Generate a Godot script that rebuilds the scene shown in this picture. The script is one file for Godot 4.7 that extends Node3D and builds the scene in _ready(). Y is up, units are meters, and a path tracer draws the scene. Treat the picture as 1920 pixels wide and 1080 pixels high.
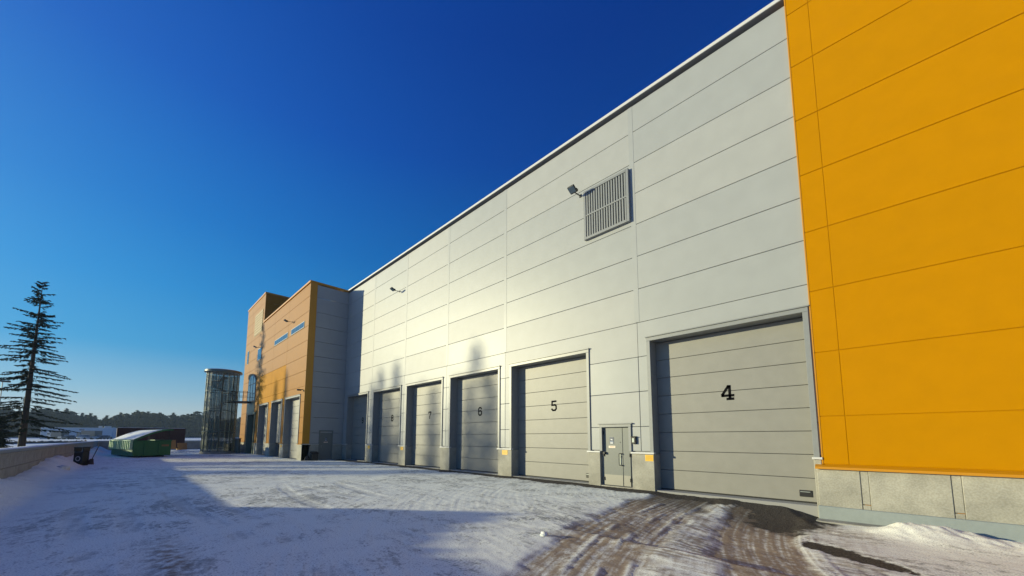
extends Node3D
# World axes: the warehouse wall runs along z (far end at -z), its face at x = 12.02, y is up, the camera stands at x = 0, z = 0.

const WALL_X := 12.02
const ORANGE_X := 9.05
const SUN_AZ := 46.0   # degrees from -z towards -x
const SUN_EL := 10.8

var M := {}
var mesh_cache := {}
var names := {}

# ---------------------------------------------------------------- helpers
func numbered(called: String) -> String:
	var n: int = names.get(called, 0)
	names[called] = n + 1
	return called if n == 0 else "%s_%03d" % [called, n]

func thing(called: String, label: String, category: String, at := Vector3.ZERO, turn := 0.0, group := "") -> Node3D:
	var o := Node3D.new()
	o.name = numbered(called)
	add_child(o)
	o.position = at
	o.rotation.y = turn
	tag(o, label, category, group)
	return o

func tag(o: Node, label: String, category: String, group := "") -> void:
	o.set_meta("label", label)
	o.set_meta("category", category)
	if group != "":
		o.set_meta("group", group)

func structure(called: String, mesh: Mesh, m: Material) -> MeshInstance3D:
	var o := MeshInstance3D.new()
	o.name = called
	o.mesh = mesh
	o.material_override = m
	add_child(o, true)
	o.set_meta("kind", "structure")
	return o

func put(parent: Node3D, called: String, mesh: Mesh, m: Material, at := Vector3.ZERO) -> MeshInstance3D:
	var o := MeshInstance3D.new()
	o.name = called
	o.mesh = mesh
	o.material_override = m
	parent.add_child(o, true)
	o.position = at
	return o

func origin_of(n: Node) -> Vector3:
	var p := Vector3.ZERO
	while n != self and n is Node3D:
		p += (n as Node3D).position
		n = n.get_parent()
	return p

# box between two world corners, under a parent that is not turned
func wbox(parent: Node3D, called: String, m: Material, a: Vector3, b: Vector3, bevel := 0.0) -> MeshInstance3D:
	var lo := Vector3(min(a.x, b.x), min(a.y, b.y), min(a.z, b.z))
	var hi := Vector3(max(a.x, b.x), max(a.y, b.y), max(a.z, b.z))
	return put(parent, called, cbox(hi - lo, bevel), m, (lo + hi) * 0.5 - origin_of(parent))

# box by centre and size in the parent's own axes
func lbox(parent: Node3D, called: String, m: Material, c: Vector3, s: Vector3, bevel := 0.0) -> MeshInstance3D:
	return put(parent, called, cbox(s, bevel), m, c)

func cbox(s: Vector3, bevel := 0.0) -> ArrayMesh:
	var key := "%.3f,%.3f,%.3f,%.3f" % [s.x, s.y, s.z, bevel]
	if mesh_cache.has(key):
		return mesh_cache[key]
	var st := SurfaceTool.new()
	st.begin(Mesh.PRIMITIVE_TRIANGLES)
	add_cbox(st, Vector3.ZERO, s, bevel)
	var me := st.commit()
	mesh_cache[key] = me
	return me

func add_cbox(st: SurfaceTool, c: Vector3, s: Vector3, bevel := 0.0) -> void:
	var h := s * 0.5
	var b: float = min(bevel, 0.45 * min(s.x, min(s.y, s.z)))
	var axes := [Vector3.RIGHT, Vector3.UP, Vector3.BACK]
	for i in 3:
		for sg in [-1.0, 1.0]:
			var n: Vector3 = axes[i] * sg
			var u: Vector3 = axes[(i + 1) % 3]
			var v: Vector3 = axes[(i + 2) % 3]
			var hu: float = h[(i + 1) % 3] - b
			var hv: float = h[(i + 2) % 3] - b
			var o: Vector3 = c + n * h[i]
			quad(st, o - u * hu - v * hv, o + u * hu - v * hv, o + u * hu + v * hv, o - u * hu + v * hv, n)
	if b <= 0.0:
		return
	for i in 3:
		var j := (i + 1) % 3
		var k := (i + 2) % 3
		for sj in [-1.0, 1.0]:
			for sk in [-1.0, 1.0]:
				var w: Vector3 = axes[i] * (h[i] - b)
				var p: Vector3 = c + axes[j] * sj * h[j] + axes[k] * sk * (h[k] - b)
				var q: Vector3 = c + axes[j] * sj * (h[j] - b) + axes[k] * sk * h[k]
				quad(st, p - w, p + w, q + w, q - w, (axes[j] * sj + axes[k] * sk).normalized())
	for sx in [-1.0, 1.0]:
		for sy in [-1.0, 1.0]:
			for sz in [-1.0, 1.0]:
				var n2 := Vector3(sx, sy, sz).normalized()
				tri(st, c + Vector3(sx * h.x, sy * (h.y - b), sz * (h.z - b)), c + Vector3(sx * (h.x - b), sy * h.y, sz * (h.z - b)), c + Vector3(sx * (h.x - b), sy * (h.y - b), sz * h.z), n2)

func quad(st: SurfaceTool, a: Vector3, b: Vector3, c: Vector3, d: Vector3, n: Vector3) -> void:
	tri(st, a, b, c, n)
	tri(st, a, c, d, n)

func tri(st: SurfaceTool, a: Vector3, b: Vector3, c: Vector3, n: Vector3) -> void:
	if (b - a).cross(c - a).dot(n) > 0.0:   # clockwise seen from the front
		var t := b
		b = c
		c = t
	for p in [a, b, c]:
		st.set_normal(n)
		st.add_vertex(p)

func rod(parent: Node3D, called: String, m: Material, a: Vector3, b: Vector3, r0: float, r1 := -1.0, sides := 8) -> MeshInstance3D:
	var cy := CylinderMesh.new()
	cy.bottom_radius = r0
	cy.top_radius = r0 if r1 < 0.0 else r1
	cy.height = (b - a).length()
	cy.radial_segments = sides
	cy.rings = 1
	var o := put(parent, called, cy, m, (a + b) * 0.5)
	var y := (b - a).normalized()
	var x := y.cross(Vector3(0.31, 0.2, 0.93)).normalized()
	if abs(y.y) > 0.999:
		x = Vector3.RIGHT
	o.basis = Basis(x, y, x.cross(y))
	return o

func lin(r: float, g: float, b: float) -> Color:
	return Color(r, g, b).linear_to_srgb()

func noise(freq: float, octaves := 4, sd := 1, kind := FastNoiseLite.TYPE_SIMPLEX_SMOOTH) -> FastNoiseLite:
	var n := FastNoiseLite.new()
	n.seed = sd
	n.frequency = freq
	n.noise_type = kind
	n.fractal_octaves = octaves
	return n

# seamless picture of noise between two linear colours (grain, stains), or a normal map
func noise_tex(sd: int, freq: float, octaves: int, c0: Color, c1: Color, size := 512, normal := 0.0) -> NoiseTexture2D:
	var t := NoiseTexture2D.new()
	t.width = size
	t.height = size
	t.seamless = true
	t.noise = noise(freq, octaves, sd)
	if normal > 0.0:
		t.as_normal_map = true
		t.bump_strength = normal
	else:
		var g := Gradient.new()
		g.set_color(0, c0)
		g.set_color(1, c1)
		t.color_ramp = g
	return t

func mat(c: Color, rough := 0.6, metal := 0.0, spec := 0.5) -> StandardMaterial3D:
	var m := StandardMaterial3D.new()
	m.albedo_color = c
	m.roughness = rough
	m.metallic = metal
	m.metallic_specular = spec
	return m

# a material with stains and grain: tone swings between lo and hi times the colour
func grain(c: Color, rough: float, lo: float, hi: float, sd: int, freq: float, metres: float, bump := 0.0, spec := 0.5) -> StandardMaterial3D:
	var m := mat(c, rough, 0.0, spec)
	m.albedo_texture = noise_tex(sd, freq, 5, Color(lo, lo, lo).linear_to_srgb(), Color(hi, hi, hi).linear_to_srgb())
	m.uv1_triplanar = true
	m.uv1_world_triplanar = true
	m.uv1_scale = Vector3.ONE / metres
	if bump > 0.0:
		m.normal_enabled = true
		m.normal_texture = noise_tex(sd + 7, freq * 2.0, 4, Color.BLACK, Color.WHITE, 512, 4.0)
		m.normal_scale = bump
	return m

func smooth(a: float, b: float, x: float) -> float:
	var t: float = clamp((x - a) / (b - a), 0.0, 1.0)
	return t * t * (3.0 - 2.0 * t)

# ---------------------------------------------------------------- sky
func sky_picture() -> ImageTexture:
	var w := 512
	var h := 256
	var el := [0.0, 2.5, 5.0, 10.0, 17.0, 25.0, 38.0, 50.0, 90.0]
	var cr := [0.60, 0.51, 0.28, 0.056, 0.018, 0.006, 0.002, 0.001, 0.001]
	var cg := [0.66, 0.62, 0.51, 0.335, 0.25, 0.17, 0.088, 0.06, 0.046]
	var cb := [0.64, 0.65, 0.67, 0.66, 0.64, 0.58, 0.50, 0.42, 0.34]
	var az := deg_to_rad(SUN_AZ)
	var se := deg_to_rad(SUN_EL)
	var sun := Vector3(-sin(az) * cos(se), sin(se), -cos(az) * cos(se))
	var im := Image.create(w, h, false, Image.FORMAT_RGBF)
	for j in h:
		var up := (0.5 - (j + 0.5) / h) * PI
		var e: float = max(0.0, rad_to_deg(up))
		var k := 0
		while k < 7 and e > el[k + 1]:
			k += 1
		var t: float = clamp((e - el[k]) / (el[k + 1] - el[k]), 0.0, 1.0)
		var base := Vector3(lerpf(cr[k], cr[k + 1], t), lerpf(cg[k], cg[k + 1], t), lerpf(cb[k], cb[k + 1], t))
		for i in w:
			var a := (i + 0.5) / w * TAU      # the left edge of a panorama looks along -z
			var d := Vector3(sin(a) * cos(up), sin(up), -cos(a) * cos(up))
			var g := rad_to_deg(acos(clamp(d.dot(sun), -1.0, 1.0)))
			# clear winter air: palest towards the sun, deeper blue on the far side
			var c := base * (0.44 + 0.38 * smooth(112.0, 25.0, g))
			c += Vector3(0.015, 0.09, 0.13) * exp(-g * g / 2000.0)
			c += Vector3(1.3, 1.3, 1.15) * exp(-g / 9.0)
			if up < 0.0:
				c = Vector3(0.3, 0.34, 0.4)
			im.set_pixel(i, j, Color(c.x, c.y, c.z))
	return ImageTexture.create_from_image(im)

func sky_and_camera() -> void:
	var f := 697.0
	var cam := Camera3D.new()
	cam.name = "camera"
	cam.projection = Camera3D.PROJECTION_FRUSTUM
	cam.near = 0.1
	cam.far = 2000.0
	cam.size = 0.1 * 1080.0 / f
	cam.frustum_offset = Vector2(0.0, 0.1 * 210.6 / f)
	add_child(cam)
	cam.position = Vector3(0, 1.7, 0)
	cam.rotation = Vector3(deg_to_rad(5.768), deg_to_rad(-45.585), 0)
	cam.current = true

	var env := Environment.new()
	var pano := PanoramaSkyMaterial.new()
	pano.panorama = sky_picture()
	var sky := Sky.new()
	sky.sky_material = pano
	env.background_mode = Environment.BG_SKY
	env.sky = sky
	env.tonemap_mode = Environment.TONE_MAPPER_LINEAR
	env.tonemap_exposure = 1.2
	env.fog_enabled = true
	env.fog_density = 0.0004
	env.fog_light_color = Color(0.72, 0.82, 0.92)
	env.sdfgi_enabled = true
	env.ssao_enabled = true
	env.ssil_enabled = true
	var we := WorldEnvironment.new()
	we.name = "environment"
	we.environment = env
	add_child(we)

	var sun := DirectionalLight3D.new()
	sun.name = "sun"
	sun.light_color = Color(1.0, 0.965, 0.785)
	sun.light_energy = 1.6
	sun.light_angular_distance = 0.9
	sun.shadow_enabled = true
	add_child(sun)
	sun.rotation = Vector3(deg_to_rad(-SUN_EL), deg_to_rad(180.0 + SUN_AZ), 0)

# ---------------------------------------------------------------- materials
func materials() -> void:
	M.white = grain(lin(0.325, 0.337, 0.34), 0.44, 0.92, 1.0, 3, 0.010, 5.0, 0.0, 0.45)
	# panels from other batches: a shade lighter or duller
	M.white_b = M.white.duplicate()
	M.white_b.albedo_color = lin(0.348, 0.355, 0.352)
	M.white_b.roughness = 0.48
	M.white_c = M.white.duplicate()
	M.white_c.albedo_color = lin(0.322, 0.335, 0.337)
	M.white_c.roughness = 0.43
	M.white_trim = mat(lin(0.55, 0.55, 0.54), 0.4)
	M.core = mat(lin(0.27, 0.27, 0.27), 0.8)
	M.frame = grain(lin(0.23, 0.24, 0.245), 0.42, 0.9, 1.0, 5, 0.02, 2.0)
	M.lining = M.frame
	M.section = grain(lin(0.235, 0.23, 0.212), 0.5, 0.9, 1.0, 6, 0.012, 3.0, 0.0)
	M.grey_door = grain(lin(0.155, 0.168, 0.162), 0.45, 0.93, 1.0, 8, 0.02, 1.5)
	M.kick_plate = mat(lin(0.25, 0.245, 0.22), 0.5, 0.2)
	var gt := noise_tex(51, 0.11, 3, Color(0.66, 0.65, 0.64), Color(1, 1, 1), 512)
	gt.color_ramp.add_point(0.30, Color(0.88, 0.88, 0.88))
	gt.color_ramp.add_point(0.42, Color(0.97, 0.97, 0.97))
	M.grit = gt
	M.concrete = concrete_mat()
	M.yellow = grain(lin(0.46, 0.198, 0.0003), 0.40, 0.93, 1.0, 9, 0.012, 4.0, 0.03, 0.12)
	M.yellow_b = M.yellow.duplicate()
	M.yellow_b.albedo_color = lin(0.45, 0.195, 0.0003)
	M.orange = grain(lin(0.32, 0.135, 0.008), 0.42, 0.9, 1.0, 9, 0.012, 4.0, 0.05, 0.25)
	M.yellow_no_sheen = grain(lin(0.42, 0.185, 0.001), 0.65, 0.85, 1.0, 9, 0.012, 4.0, 0.05, 0.2)  # deeper yellow paints the facade patch that lacks the bright sky reflection
	M.yellow_trim = mat(lin(0.48, 0.21, 0.003), 0.36)
	M.olive = grain(lin(0.22, 0.135, 0.03), 0.6, 0.9, 1.0, 10, 0.02, 2.0)
	M.grey_board = grain(lin(0.25, 0.285, 0.29), 0.6, 0.9, 1.0, 11, 0.02, 2.0, 0.1)
	M.black = mat(lin(0.012, 0.012, 0.014), 0.45)
	M.dark_metal = mat(lin(0.035, 0.035, 0.035), 0.5, 0.3)
	M.steel = mat(lin(0.28, 0.31, 0.30), 0.35, 0.8)
	M.galvanised = mat(lin(0.33, 0.36, 0.35), 0.4, 0.6)
	M.green_steel = grain(lin(0.12, 0.17, 0.14), 0.35, 0.9, 1.0, 12, 0.02, 1.0)
	M.digit = mat(lin(0.008, 0.008, 0.009), 0.8, 0.0, 0.1)
	M.glass = mat(Color(0.38, 0.43, 0.40, 0.42), 0.4, 0.0, 0.3)
	M.glass.transparency = BaseMaterial3D.TRANSPARENCY_ALPHA
	M.window = mat(lin(0.06, 0.10, 0.15), 0.06, 0.0, 0.9)
	M.green = grain(lin(0.012, 0.17, 0.045), 0.5, 0.75, 1.0, 14, 0.02, 1.5, 0.1)
	M.green_sunlit = mat(lin(0.42, 0.60, 0.36), 0.5)  # paler green with the sunlight on ribs and rail painted in
	M.rust_red = grain(lin(0.055, 0.012, 0.012), 0.6, 0.7, 1.0, 15, 0.02, 2.0)
	M.snow = grain(lin(0.82, 0.85, 0.86), 0.8, 0.9, 1.0, 16, 0.02, 3.0, 0.3, 0.2)
	M.wood = grain(lin(0.36, 0.20, 0.08), 0.75, 0.7, 1.0, 17, 0.03, 0.8)
	M.bark = grain(lin(0.07, 0.05, 0.035), 0.9, 0.6, 1.0, 18, 0.05, 0.6)
	M.needles = mat(lin(0.022, 0.034, 0.018), 0.75, 0.0, 0.2)
	M.dry_brush = grain(lin(0.16, 0.115, 0.075), 0.9, 0.5, 1.0, 19, 0.05, 2.0, 0.5)
	M.pale_blue_wall = grain(lin(0.42, 0.50, 0.60), 0.5, 0.9, 1.0, 20, 0.02, 6.0)
	M.blue_window = mat(lin(0.02, 0.05, 0.14), 0.15, 0.0, 0.8)
	M.rubber = mat(lin(0.015, 0.015, 0.015), 0.8)
	M.truck_grey = mat(lin(0.10, 0.11, 0.12), 0.5)
	M.brown = grain(lin(0.10, 0.05, 0.03), 0.7, 0.7, 1.0, 21, 0.03, 0.5)
	M.red_sign = mat(lin(0.5, 0.18, 0.10), 0.5)

func concrete_mat() -> StandardMaterial3D:
	var m := grain(lin(0.47, 0.46, 0.41), 0.85, 0.68, 1.0, 22, 0.006, 2.2, 0.35, 0.3)
	m.detail_enabled = true
	m.detail_blend_mode = BaseMaterial3D.BLEND_MODE_MUL
	m.detail_albedo = noise_tex(23, 0.09, 3, Color(0.86, 0.85, 0.83), Color(1, 1, 1), 512)
	m.detail_uv_layer = BaseMaterial3D.DETAIL_UV_1
	return m

# ---------------------------------------------------------------- yard
var n_coarse := noise(0.16, 3, 31)
var n_mid := noise(0.9, 3, 32)
var n_fine := noise(5.0, 3, 33)
var n_grit := noise(20.0, 2, 34)
var n_streak := noise(1.0, 4, 35)
var n_streak2 := noise(1.0, 3, 36)

# across-lane coordinate of the two slush lanes that leave door 4 (curving towards +z as they go out into the yard)
func lane(x: float, z: float, k: float) -> float:
	var d := 11.6 - x
	return z - k * d * d

var TREADS := [
	[Vector2(6.6, -6.85), Vector2(0.878, 0.478), 4.3], [Vector2(5.7, -5.62), Vector2(0.77, 0.64), 2.3],
	[Vector2(7.4, -8.1), Vector2(0.86, 0.51), 3.6], [Vector2(-1.45, -10.6), Vector2(0.18, -0.984), 4.6],
	[Vector2(-0.2, -12.6), Vector2(0.64, 0.77), 3.0], [Vector2(3.0, -9.0), Vector2(0.05, 0.999), 5.5], [Vector2(4.7, -8.4), Vector2(-0.16, 0.987), 5.0]]

# wheel ruts: x at the vertex, curvature, z of the vertex, strength
const RUTS := [[-0.9, 0.006, -18.0, 1.0], [0.9, 0.006, -18.0, 1.0], [0.2, -0.004, -6.0, 0.8], [2.0, -0.004, -6.0, 0.8],
	[3.4, 0.012, -9.0, 0.9], [5.2, 0.012, -9.0, 0.9], [4.3, 0.03, -15.0, 0.8], [6.0, 0.03, -15.0, 0.8], [7.0, -0.008, -12.0, 0.6], [8.7, -0.008, -12.0, 0.6]]

var tread_cells := []

func sort_treads() -> void:
	for i in 18 * 24:
		tread_cells.append([])
	for k in TREADS.size():
		var tr: Array = TREADS[k]
		var t := 0.0
		while t <= tr[2]:
			var q: Vector2 = tr[0] + tr[1] * t
			for ox in [-0.3, 0.3]:
				for oz in [-0.3, 0.3]:
					var id := int(q.x + ox + 3.5) + 18 * int(q.y + oz + 18.0)
					if not tread_cells[id].has(k):
						tread_cells[id].append(k)
			t += 0.2

var g_tone := 0.0      # 0 clean snow .. 1 dirty grey
var g_brown := 0.0     # brown slush
var g_asphalt := 0.0   # bare wet asphalt
var g_h := 0.0

func yard(x: float, z: float) -> void:
	var c := n_coarse.get_noise_2d(x, z)
	var m := n_mid.get_noise_2d(x, z)
	var f := n_fine.get_noise_2d(x, z)
	# tyre streaks: along the wall, and arcs turning into the doors
	var wob := 0.8 * sin(z * 0.13 + 0.6) + 0.5 * c
	var s1 := n_streak.get_noise_2d((x + wob) * 6.5, z * 0.22)
	var rx := x - 13.5
	var rz := z + 1.5
	var s2 := n_streak2.get_noise_2d(sqrt(rx * rx + rz * rz) * 9.0, atan2(rz, rx) * 2.6)
	var yard_in := smooth(-2.6, -0.6, x)
	var gr := n_grit.get_noise_2d(x, z)
	var tone := -0.05 + 0.30 * c + 0.24 * s1 + 0.22 * s2 + 0.32 * m + 0.30 * f + 0.18 * gr
	# thin broken scratches left by ploughs and tyres
	var l1: float = max(0.0, 1.0 - abs(s1) * 8.0) * smooth(-0.1, 0.5, m + 0.6 * f + 0.1)
	var l2: float = max(0.0, 1.0 - abs(s2) * 8.0) * smooth(-0.1, 0.5, c + 0.7 * f)
	tone += 0.34 * l1 + 0.30 * l2
	# crisp-edged patches where the snow is scraped to grey ice
	var ice := smooth(0.16, 0.26, 0.45 * m + 0.40 * s1 + 0.35 * f + 0.25 * s2 + 0.35 * c)
	tone += 0.26 * ice
	if gr > 0.34 and m > -0.15:
		tone += (gr - 0.34) * 2.4
	# long polished ruts of lorries that drove along the yard and swung out of the doors
	var rut := 0.0
	for rt in RUTS if x > -2.0 and x < 10.3 and z > -48.0 else []:
		var u: float = z - rt[2]
		var du: float = (x - rt[0] - rt[1] * u * u + 0.06 * c) / 0.17
		if abs(du) < 1.6:
			rut = max(rut, (1.0 - smooth(0.75, 1.05, abs(du))) * rt[3])
			tone -= 0.16 * exp(-pow((abs(du) - 1.25) / 0.16, 2.0)) * rt[3]
	rut *= smooth(-0.45, 0.05, c + 0.5 * m)
	tone = lerpf(tone, 0.30 + 0.22 * s1 + 0.12 * f, 0.75 * rut)
	tone *= yard_in
	var h := 0.03 * c + 0.009 * m + 0.002 * f + 0.001 * gr + (0.006 * s1 + 0.006 * s2 - 0.014 * rut - 0.005 * ice - 0.006 * l1 - 0.005 * l2) * yard_in
	var brown := 0.0
	var asph := 0.0
	if x < 1.6 and z > -11.0:
		# packed wheel patch shown dark at the near left
		var px := (x - 0.5) / 0.22
		var pz := (z + 7.0) / 1.6
		brown = 0.8 * exp(-px * px - pz * pz) * clamp(0.7 + 1.6 * f, 0.0, 1.3)
	if z > -7.5 and x > -1.0:
		# slush lanes
		var la := lane(x, z, 0.0235)
		var lb := lane(x, z, 0.034)
		var wa := smooth(-5.25, -4.85, la + 0.3 * m) * (1.0 - smooth(-3.6, -3.2, la + 0.3 * m))
		var wb := smooth(-3.0, -2.7, lb + 0.25 * m) * (1.0 - smooth(-1.6, -1.3, lb + 0.2 * m))
		var fade := smooth(0.6, 4.6, x)
		wa *= fade
		wb *= fade
		var ss := n_streak.get_noise_2d(la * 9.0, x * 0.3)
		var sb := n_streak2.get_noise_2d(lb * 10.0 + 40.0, x * 0.3)
		var ba: float = wa * clamp(0.80 + 1.0 * ss + 0.5 * f + 0.3 * gr, 0.05, 1.0)
		var bb: float = wb * clamp(0.90 + 0.9 * sb + 0.5 * f + 0.3 * gr, 0.08, 1.0)
		brown = max(brown, max(ba, bb))
		# between the lanes and right of them a thin brownish film of trodden slush
		var mid: float = smooth(-4.9, -3.4, la) * (1.0 - smooth(-1.5, 0.6, lb)) * fade
		brown = max(brown, mid * clamp(0.26 + 0.8 * s2 + 0.5 * ss + 0.4 * m + 0.3 * f, 0.0, 0.75))
		h -= 0.03 * max(wa, wb)
		h += 0.007 * (wa * ss + wb * sb)
		# sharp snow ridges pressed up beside the tyres
		for rr in [-1.42, -1.34, -1.22]:
			var dr: float = (lb - rr + 0.02 * m) / 0.024
			if abs(dr) < 3.0:
				var rid: float = exp(-dr * dr) * smooth(3.0, 5.5, x) * (1.0 - smooth(9.6, 10.4, x))
				h += 0.014 * rid
				brown *= 1.0 - 0.85 * rid
				tone *= 1.0 - 0.8 * rid
		for rr2 in [-3.98, -4.42, -3.6]:
			var dq: float = (la - rr2 + 0.05 * c) / 0.035
			if abs(dq) < 3.0:
				var rid2: float = exp(-dq * dq) * smooth(-0.25, 0.25, n_coarse.get_noise_2d(x * 4.0, rr2 * 30.0)) * fade
				h += 0.022 * rid2
				brown *= 1.0 - 0.8 * rid2
				tone *= 1.0 - 0.6 * rid2
		if x > 6.0:
			# wet asphalt before door 4, where the lanes run into the bare strip
			var dx := (x - 11.4) / 1.9
			var dz := (z + 1.75) / 0.95
			var pat := 1.0 - smooth(0.75, 1.1, sqrt(dx * dx + dz * dz) + 0.35 * m + 0.2 * f)
			asph = max(asph, pat * (1.0 - smooth(-1.0, -0.7, z)))
			asph = max(asph, 0.75 * max(wa, wb) * smooth(8.6, 11.2, x + 0.5 * ss))
			# dark streak of bare asphalt on the verge by the yellow block
			var vx := (x - (8.9 - 0.62 * (z + 1.1)) + 0.2 * m) / 0.34
			var streak: float = exp(-vx * vx) * smooth(-1.35, -0.95, z) * (1.0 - smooth(0.0, 0.5, z + 0.4 * f))
			asph = max(asph, smooth(0.35, 0.6, streak + 0.25 * f))
			# the ground falls away beside the yellow block; drift of clean snow along its foot
			h -= 0.25 * max(smooth(12.5, 10.4, x) * smooth(-5.2, -1.6, z), smooth(-2.1, -1.0, z)) * smooth(3.5, 8.5, x)
			var ux := (x - (11.1 + 0.1 * sin(z * 2.0))) / (0.6 + 0.15 * c)
			var drift: float = exp(-ux * ux) * smooth(-0.75, 0.25, z) * (0.17 + 0.07 * m + 0.05 * sin(z * 3.1) + 0.03 * f)
			drift = max(0.0, drift)
			h += drift
			var dk := smooth(0.02, 0.08, drift)
			tone *= 1.0 - 0.9 * dk
			brown *= 1.0 - dk
			asph *= 1.0 - dk
	if x > 10.2 and z > -31.0 and z < -0.6:
		# bare strip along the building
		var edge := 11.25 + 0.35 * n_mid.get_noise_2d(x * 0.3, z * 0.8) + 0.22 * f
		asph = max(asph, smooth(edge - 0.12, edge + 0.12, x) * (1.0 - smooth(-0.9, -0.6, z)))
	# tread prints of single tyres: start, end, cleat pitch
	if z > -16.0 and x > -2.2:
		for ti in tread_cells[int(x + 3.5) + 18 * int(z + 18.0)] if x < 12.0 and z < 4.0 else []:
			var tr: Array = TREADS[ti]
			var a: Vector2 = tr[0]
			var d: Vector2 = tr[1]
			var q := Vector2(x, z) - a
			var along := q.dot(d)
			if along < 0.0 or along > tr[2]:
				continue
			var across := (q.x * d.y - q.y * d.x) / 0.13 + 0.15 * sin(along * 1.3)
			if abs(across) > 1.0:
				continue
			var cleat: float = smooth(-0.2, 0.35, sin((along + 0.045 * abs(across)) * 78.0)) * (1.0 - smooth(0.75, 1.0, abs(across)))
			cleat *= smooth(-0.35, 0.1, m + 0.5 * f + 0.2)
			h -= 0.004 * cleat
			tone += 0.34 * cleat
	h -= 0.012 * asph
	if x < -1.5:
		# ploughed bank along the boundary wall
		var bank := smooth(-1.75, -3.0, x) * (0.40 + 0.16 * sin(z * 0.33) + 0.18 * c + 0.12 * m)
		h += max(0.0, bank) + 0.05 * f * smooth(-1.6, -2.6, x)
		h += 0.16 * exp(-(pow((x + 2.75) / 0.45, 2.0) + pow((z + 34.3) / 1.2, 2.0)))
	if z < -40.0:
		h += 0.22 * exp(-(pow((x + 1.9) / 1.0, 2.0) + pow((z + 50.0) / 5.0, 2.0)))
		h += 0.30 * exp(-(pow((x - 4.2) / 1.6, 2.0) + pow((z + 58.6) / 2.0, 2.0)))
	if x > 11.95:
		h = min(h, 0.0)
	g_tone = clamp(tone, 0.0, 1.0)
	g_brown = clamp(brown, 0.0, 1.0)
	g_asphalt = clamp(asph, 0.0, 1.0)
	g_h = h

func yard_texture(x0: float, x1: float, z0: float, z1: float, w: int, hh: int) -> ImageTexture:
	var data := PackedByteArray()
	data.resize(w * hh * 3)
	var lut := PackedByteArray()
	lut.resize(1025)
	for i in 1025:
		var v := i / 1024.0
		lut[i] = int(255.0 * (1.055 * pow(v, 1.0 / 2.4) - 0.055 if v > 0.0031308 else 12.92 * v))
	var o := 0
	for j in hh:
		var z := lerpf(z0, z1, (j + 0.5) / hh)
		for i in w:
			var x := lerpf(x0, x1, (i + 0.5) / w)
			yard(x, z)
			var t := g_tone
			var r := 0.93 - 0.62 * t
			var g := 0.94 - 0.625 * t
			var b := 0.865 - 0.575 * t
			var k := g_brown * 0.92
			r = lerpf(r, 0.33, k)
			g = lerpf(g, 0.24, k)
			b = lerpf(b, 0.16, k)
			k = g_asphalt
			var ga: float = 0.075 * clamp(1.0 + 1.6 * n_grit.get_noise_2d(x * 1.7, z * 1.7), 0.35, 3.0) if k > 0.02 else 0.07
			r = lerpf(r, ga, k)
			g = lerpf(g, ga * 0.87, k)
			b = lerpf(b, ga * 0.74, k)
			data[o] = lut[int(r * 1024.0)]
			data[o + 1] = lut[int(g * 1024.0)]
			data[o + 2] = lut[int(b * 1024.0)]
			o += 3
	var im := Image.create_from_data(w, hh, false, Image.FORMAT_RGB8, data)
	im.generate_mipmaps()
	return ImageTexture.create_from_image(im)

func yard_mesh(x0: float, x1: float, z0: float, z1: float, cell: float) -> ArrayMesh:
	var nx := int(ceil((x1 - x0) / cell))
	var nz := int(ceil((z1 - z0) / cell))
	var hs := PackedFloat32Array()
	hs.resize((nx + 3) * (nz + 3))
	var sx := (x1 - x0) / nx
	var sz := (z1 - z0) / nz
	for j in nz + 3:
		for i in nx + 3:
			yard(x0 + (i - 1) * sx, z0 + (j - 1) * sz)
			hs[j * (nx + 3) + i] = g_h
	var vs := PackedVector3Array()
	var ns := PackedVector3Array()
	var uv := PackedVector2Array()
	var uv2 := PackedVector2Array()
	var ix := PackedInt32Array()
	var row := nx + 3
	for j in nz + 1:
		for i in nx + 1:
			var q := (j + 1) * row + i + 1
			vs.append(Vector3(x0 + i * sx, hs[q], z0 + j * sz))
			ns.append(Vector3((hs[q - 1] - hs[q + 1]) / (2.0 * sx), 1.0, (hs[q - row] - hs[q + row]) / (2.0 * sz)).normalized())
			uv.append(Vector2(float(i) / nx, float(j) / nz))
			uv2.append(Vector2(x0 + i * sx, z0 + j * sz) / 1.7)
	for j in nz:
		for i in nx:
			var a := j * (nx + 1) + i
			var b := a + 1
			var c := a + nx + 1
			var d := c + 1
			ix.append_array([a, b, c, b, d, c])
	return arrays(vs, ns, uv, ix, uv2)

func arrays(vs: PackedVector3Array, ns: PackedVector3Array, uv: PackedVector2Array, ix: PackedInt32Array, uv2 := PackedVector2Array()) -> ArrayMesh:
	var ar := []
	ar.resize(Mesh.ARRAY_MAX)
	ar[Mesh.ARRAY_VERTEX] = vs
	ar[Mesh.ARRAY_NORMAL] = ns
	if uv.size() > 0:
		ar[Mesh.ARRAY_TEX_UV] = uv
	if uv2.size() > 0:
		ar[Mesh.ARRAY_TEX_UV2] = uv2
	if ix.size() > 0:
		ar[Mesh.ARRAY_INDEX] = ix
	var me := ArrayMesh.new()
	me.add_surface_from_arrays(Mesh.PRIMITIVE_TRIANGLES, ar)
	return me

func ground_mat(tex: Texture2D) -> StandardMaterial3D:
	var m := mat(Color.WHITE, 0.78, 0.0, 0.25)
	m.albedo_texture = tex
	m.detail_enabled = true
	m.detail_blend_mode = BaseMaterial3D.BLEND_MODE_MUL
	m.detail_albedo = M.grit
	m.detail_uv_layer = BaseMaterial3D.DETAIL_UV_2
	return m

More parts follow.
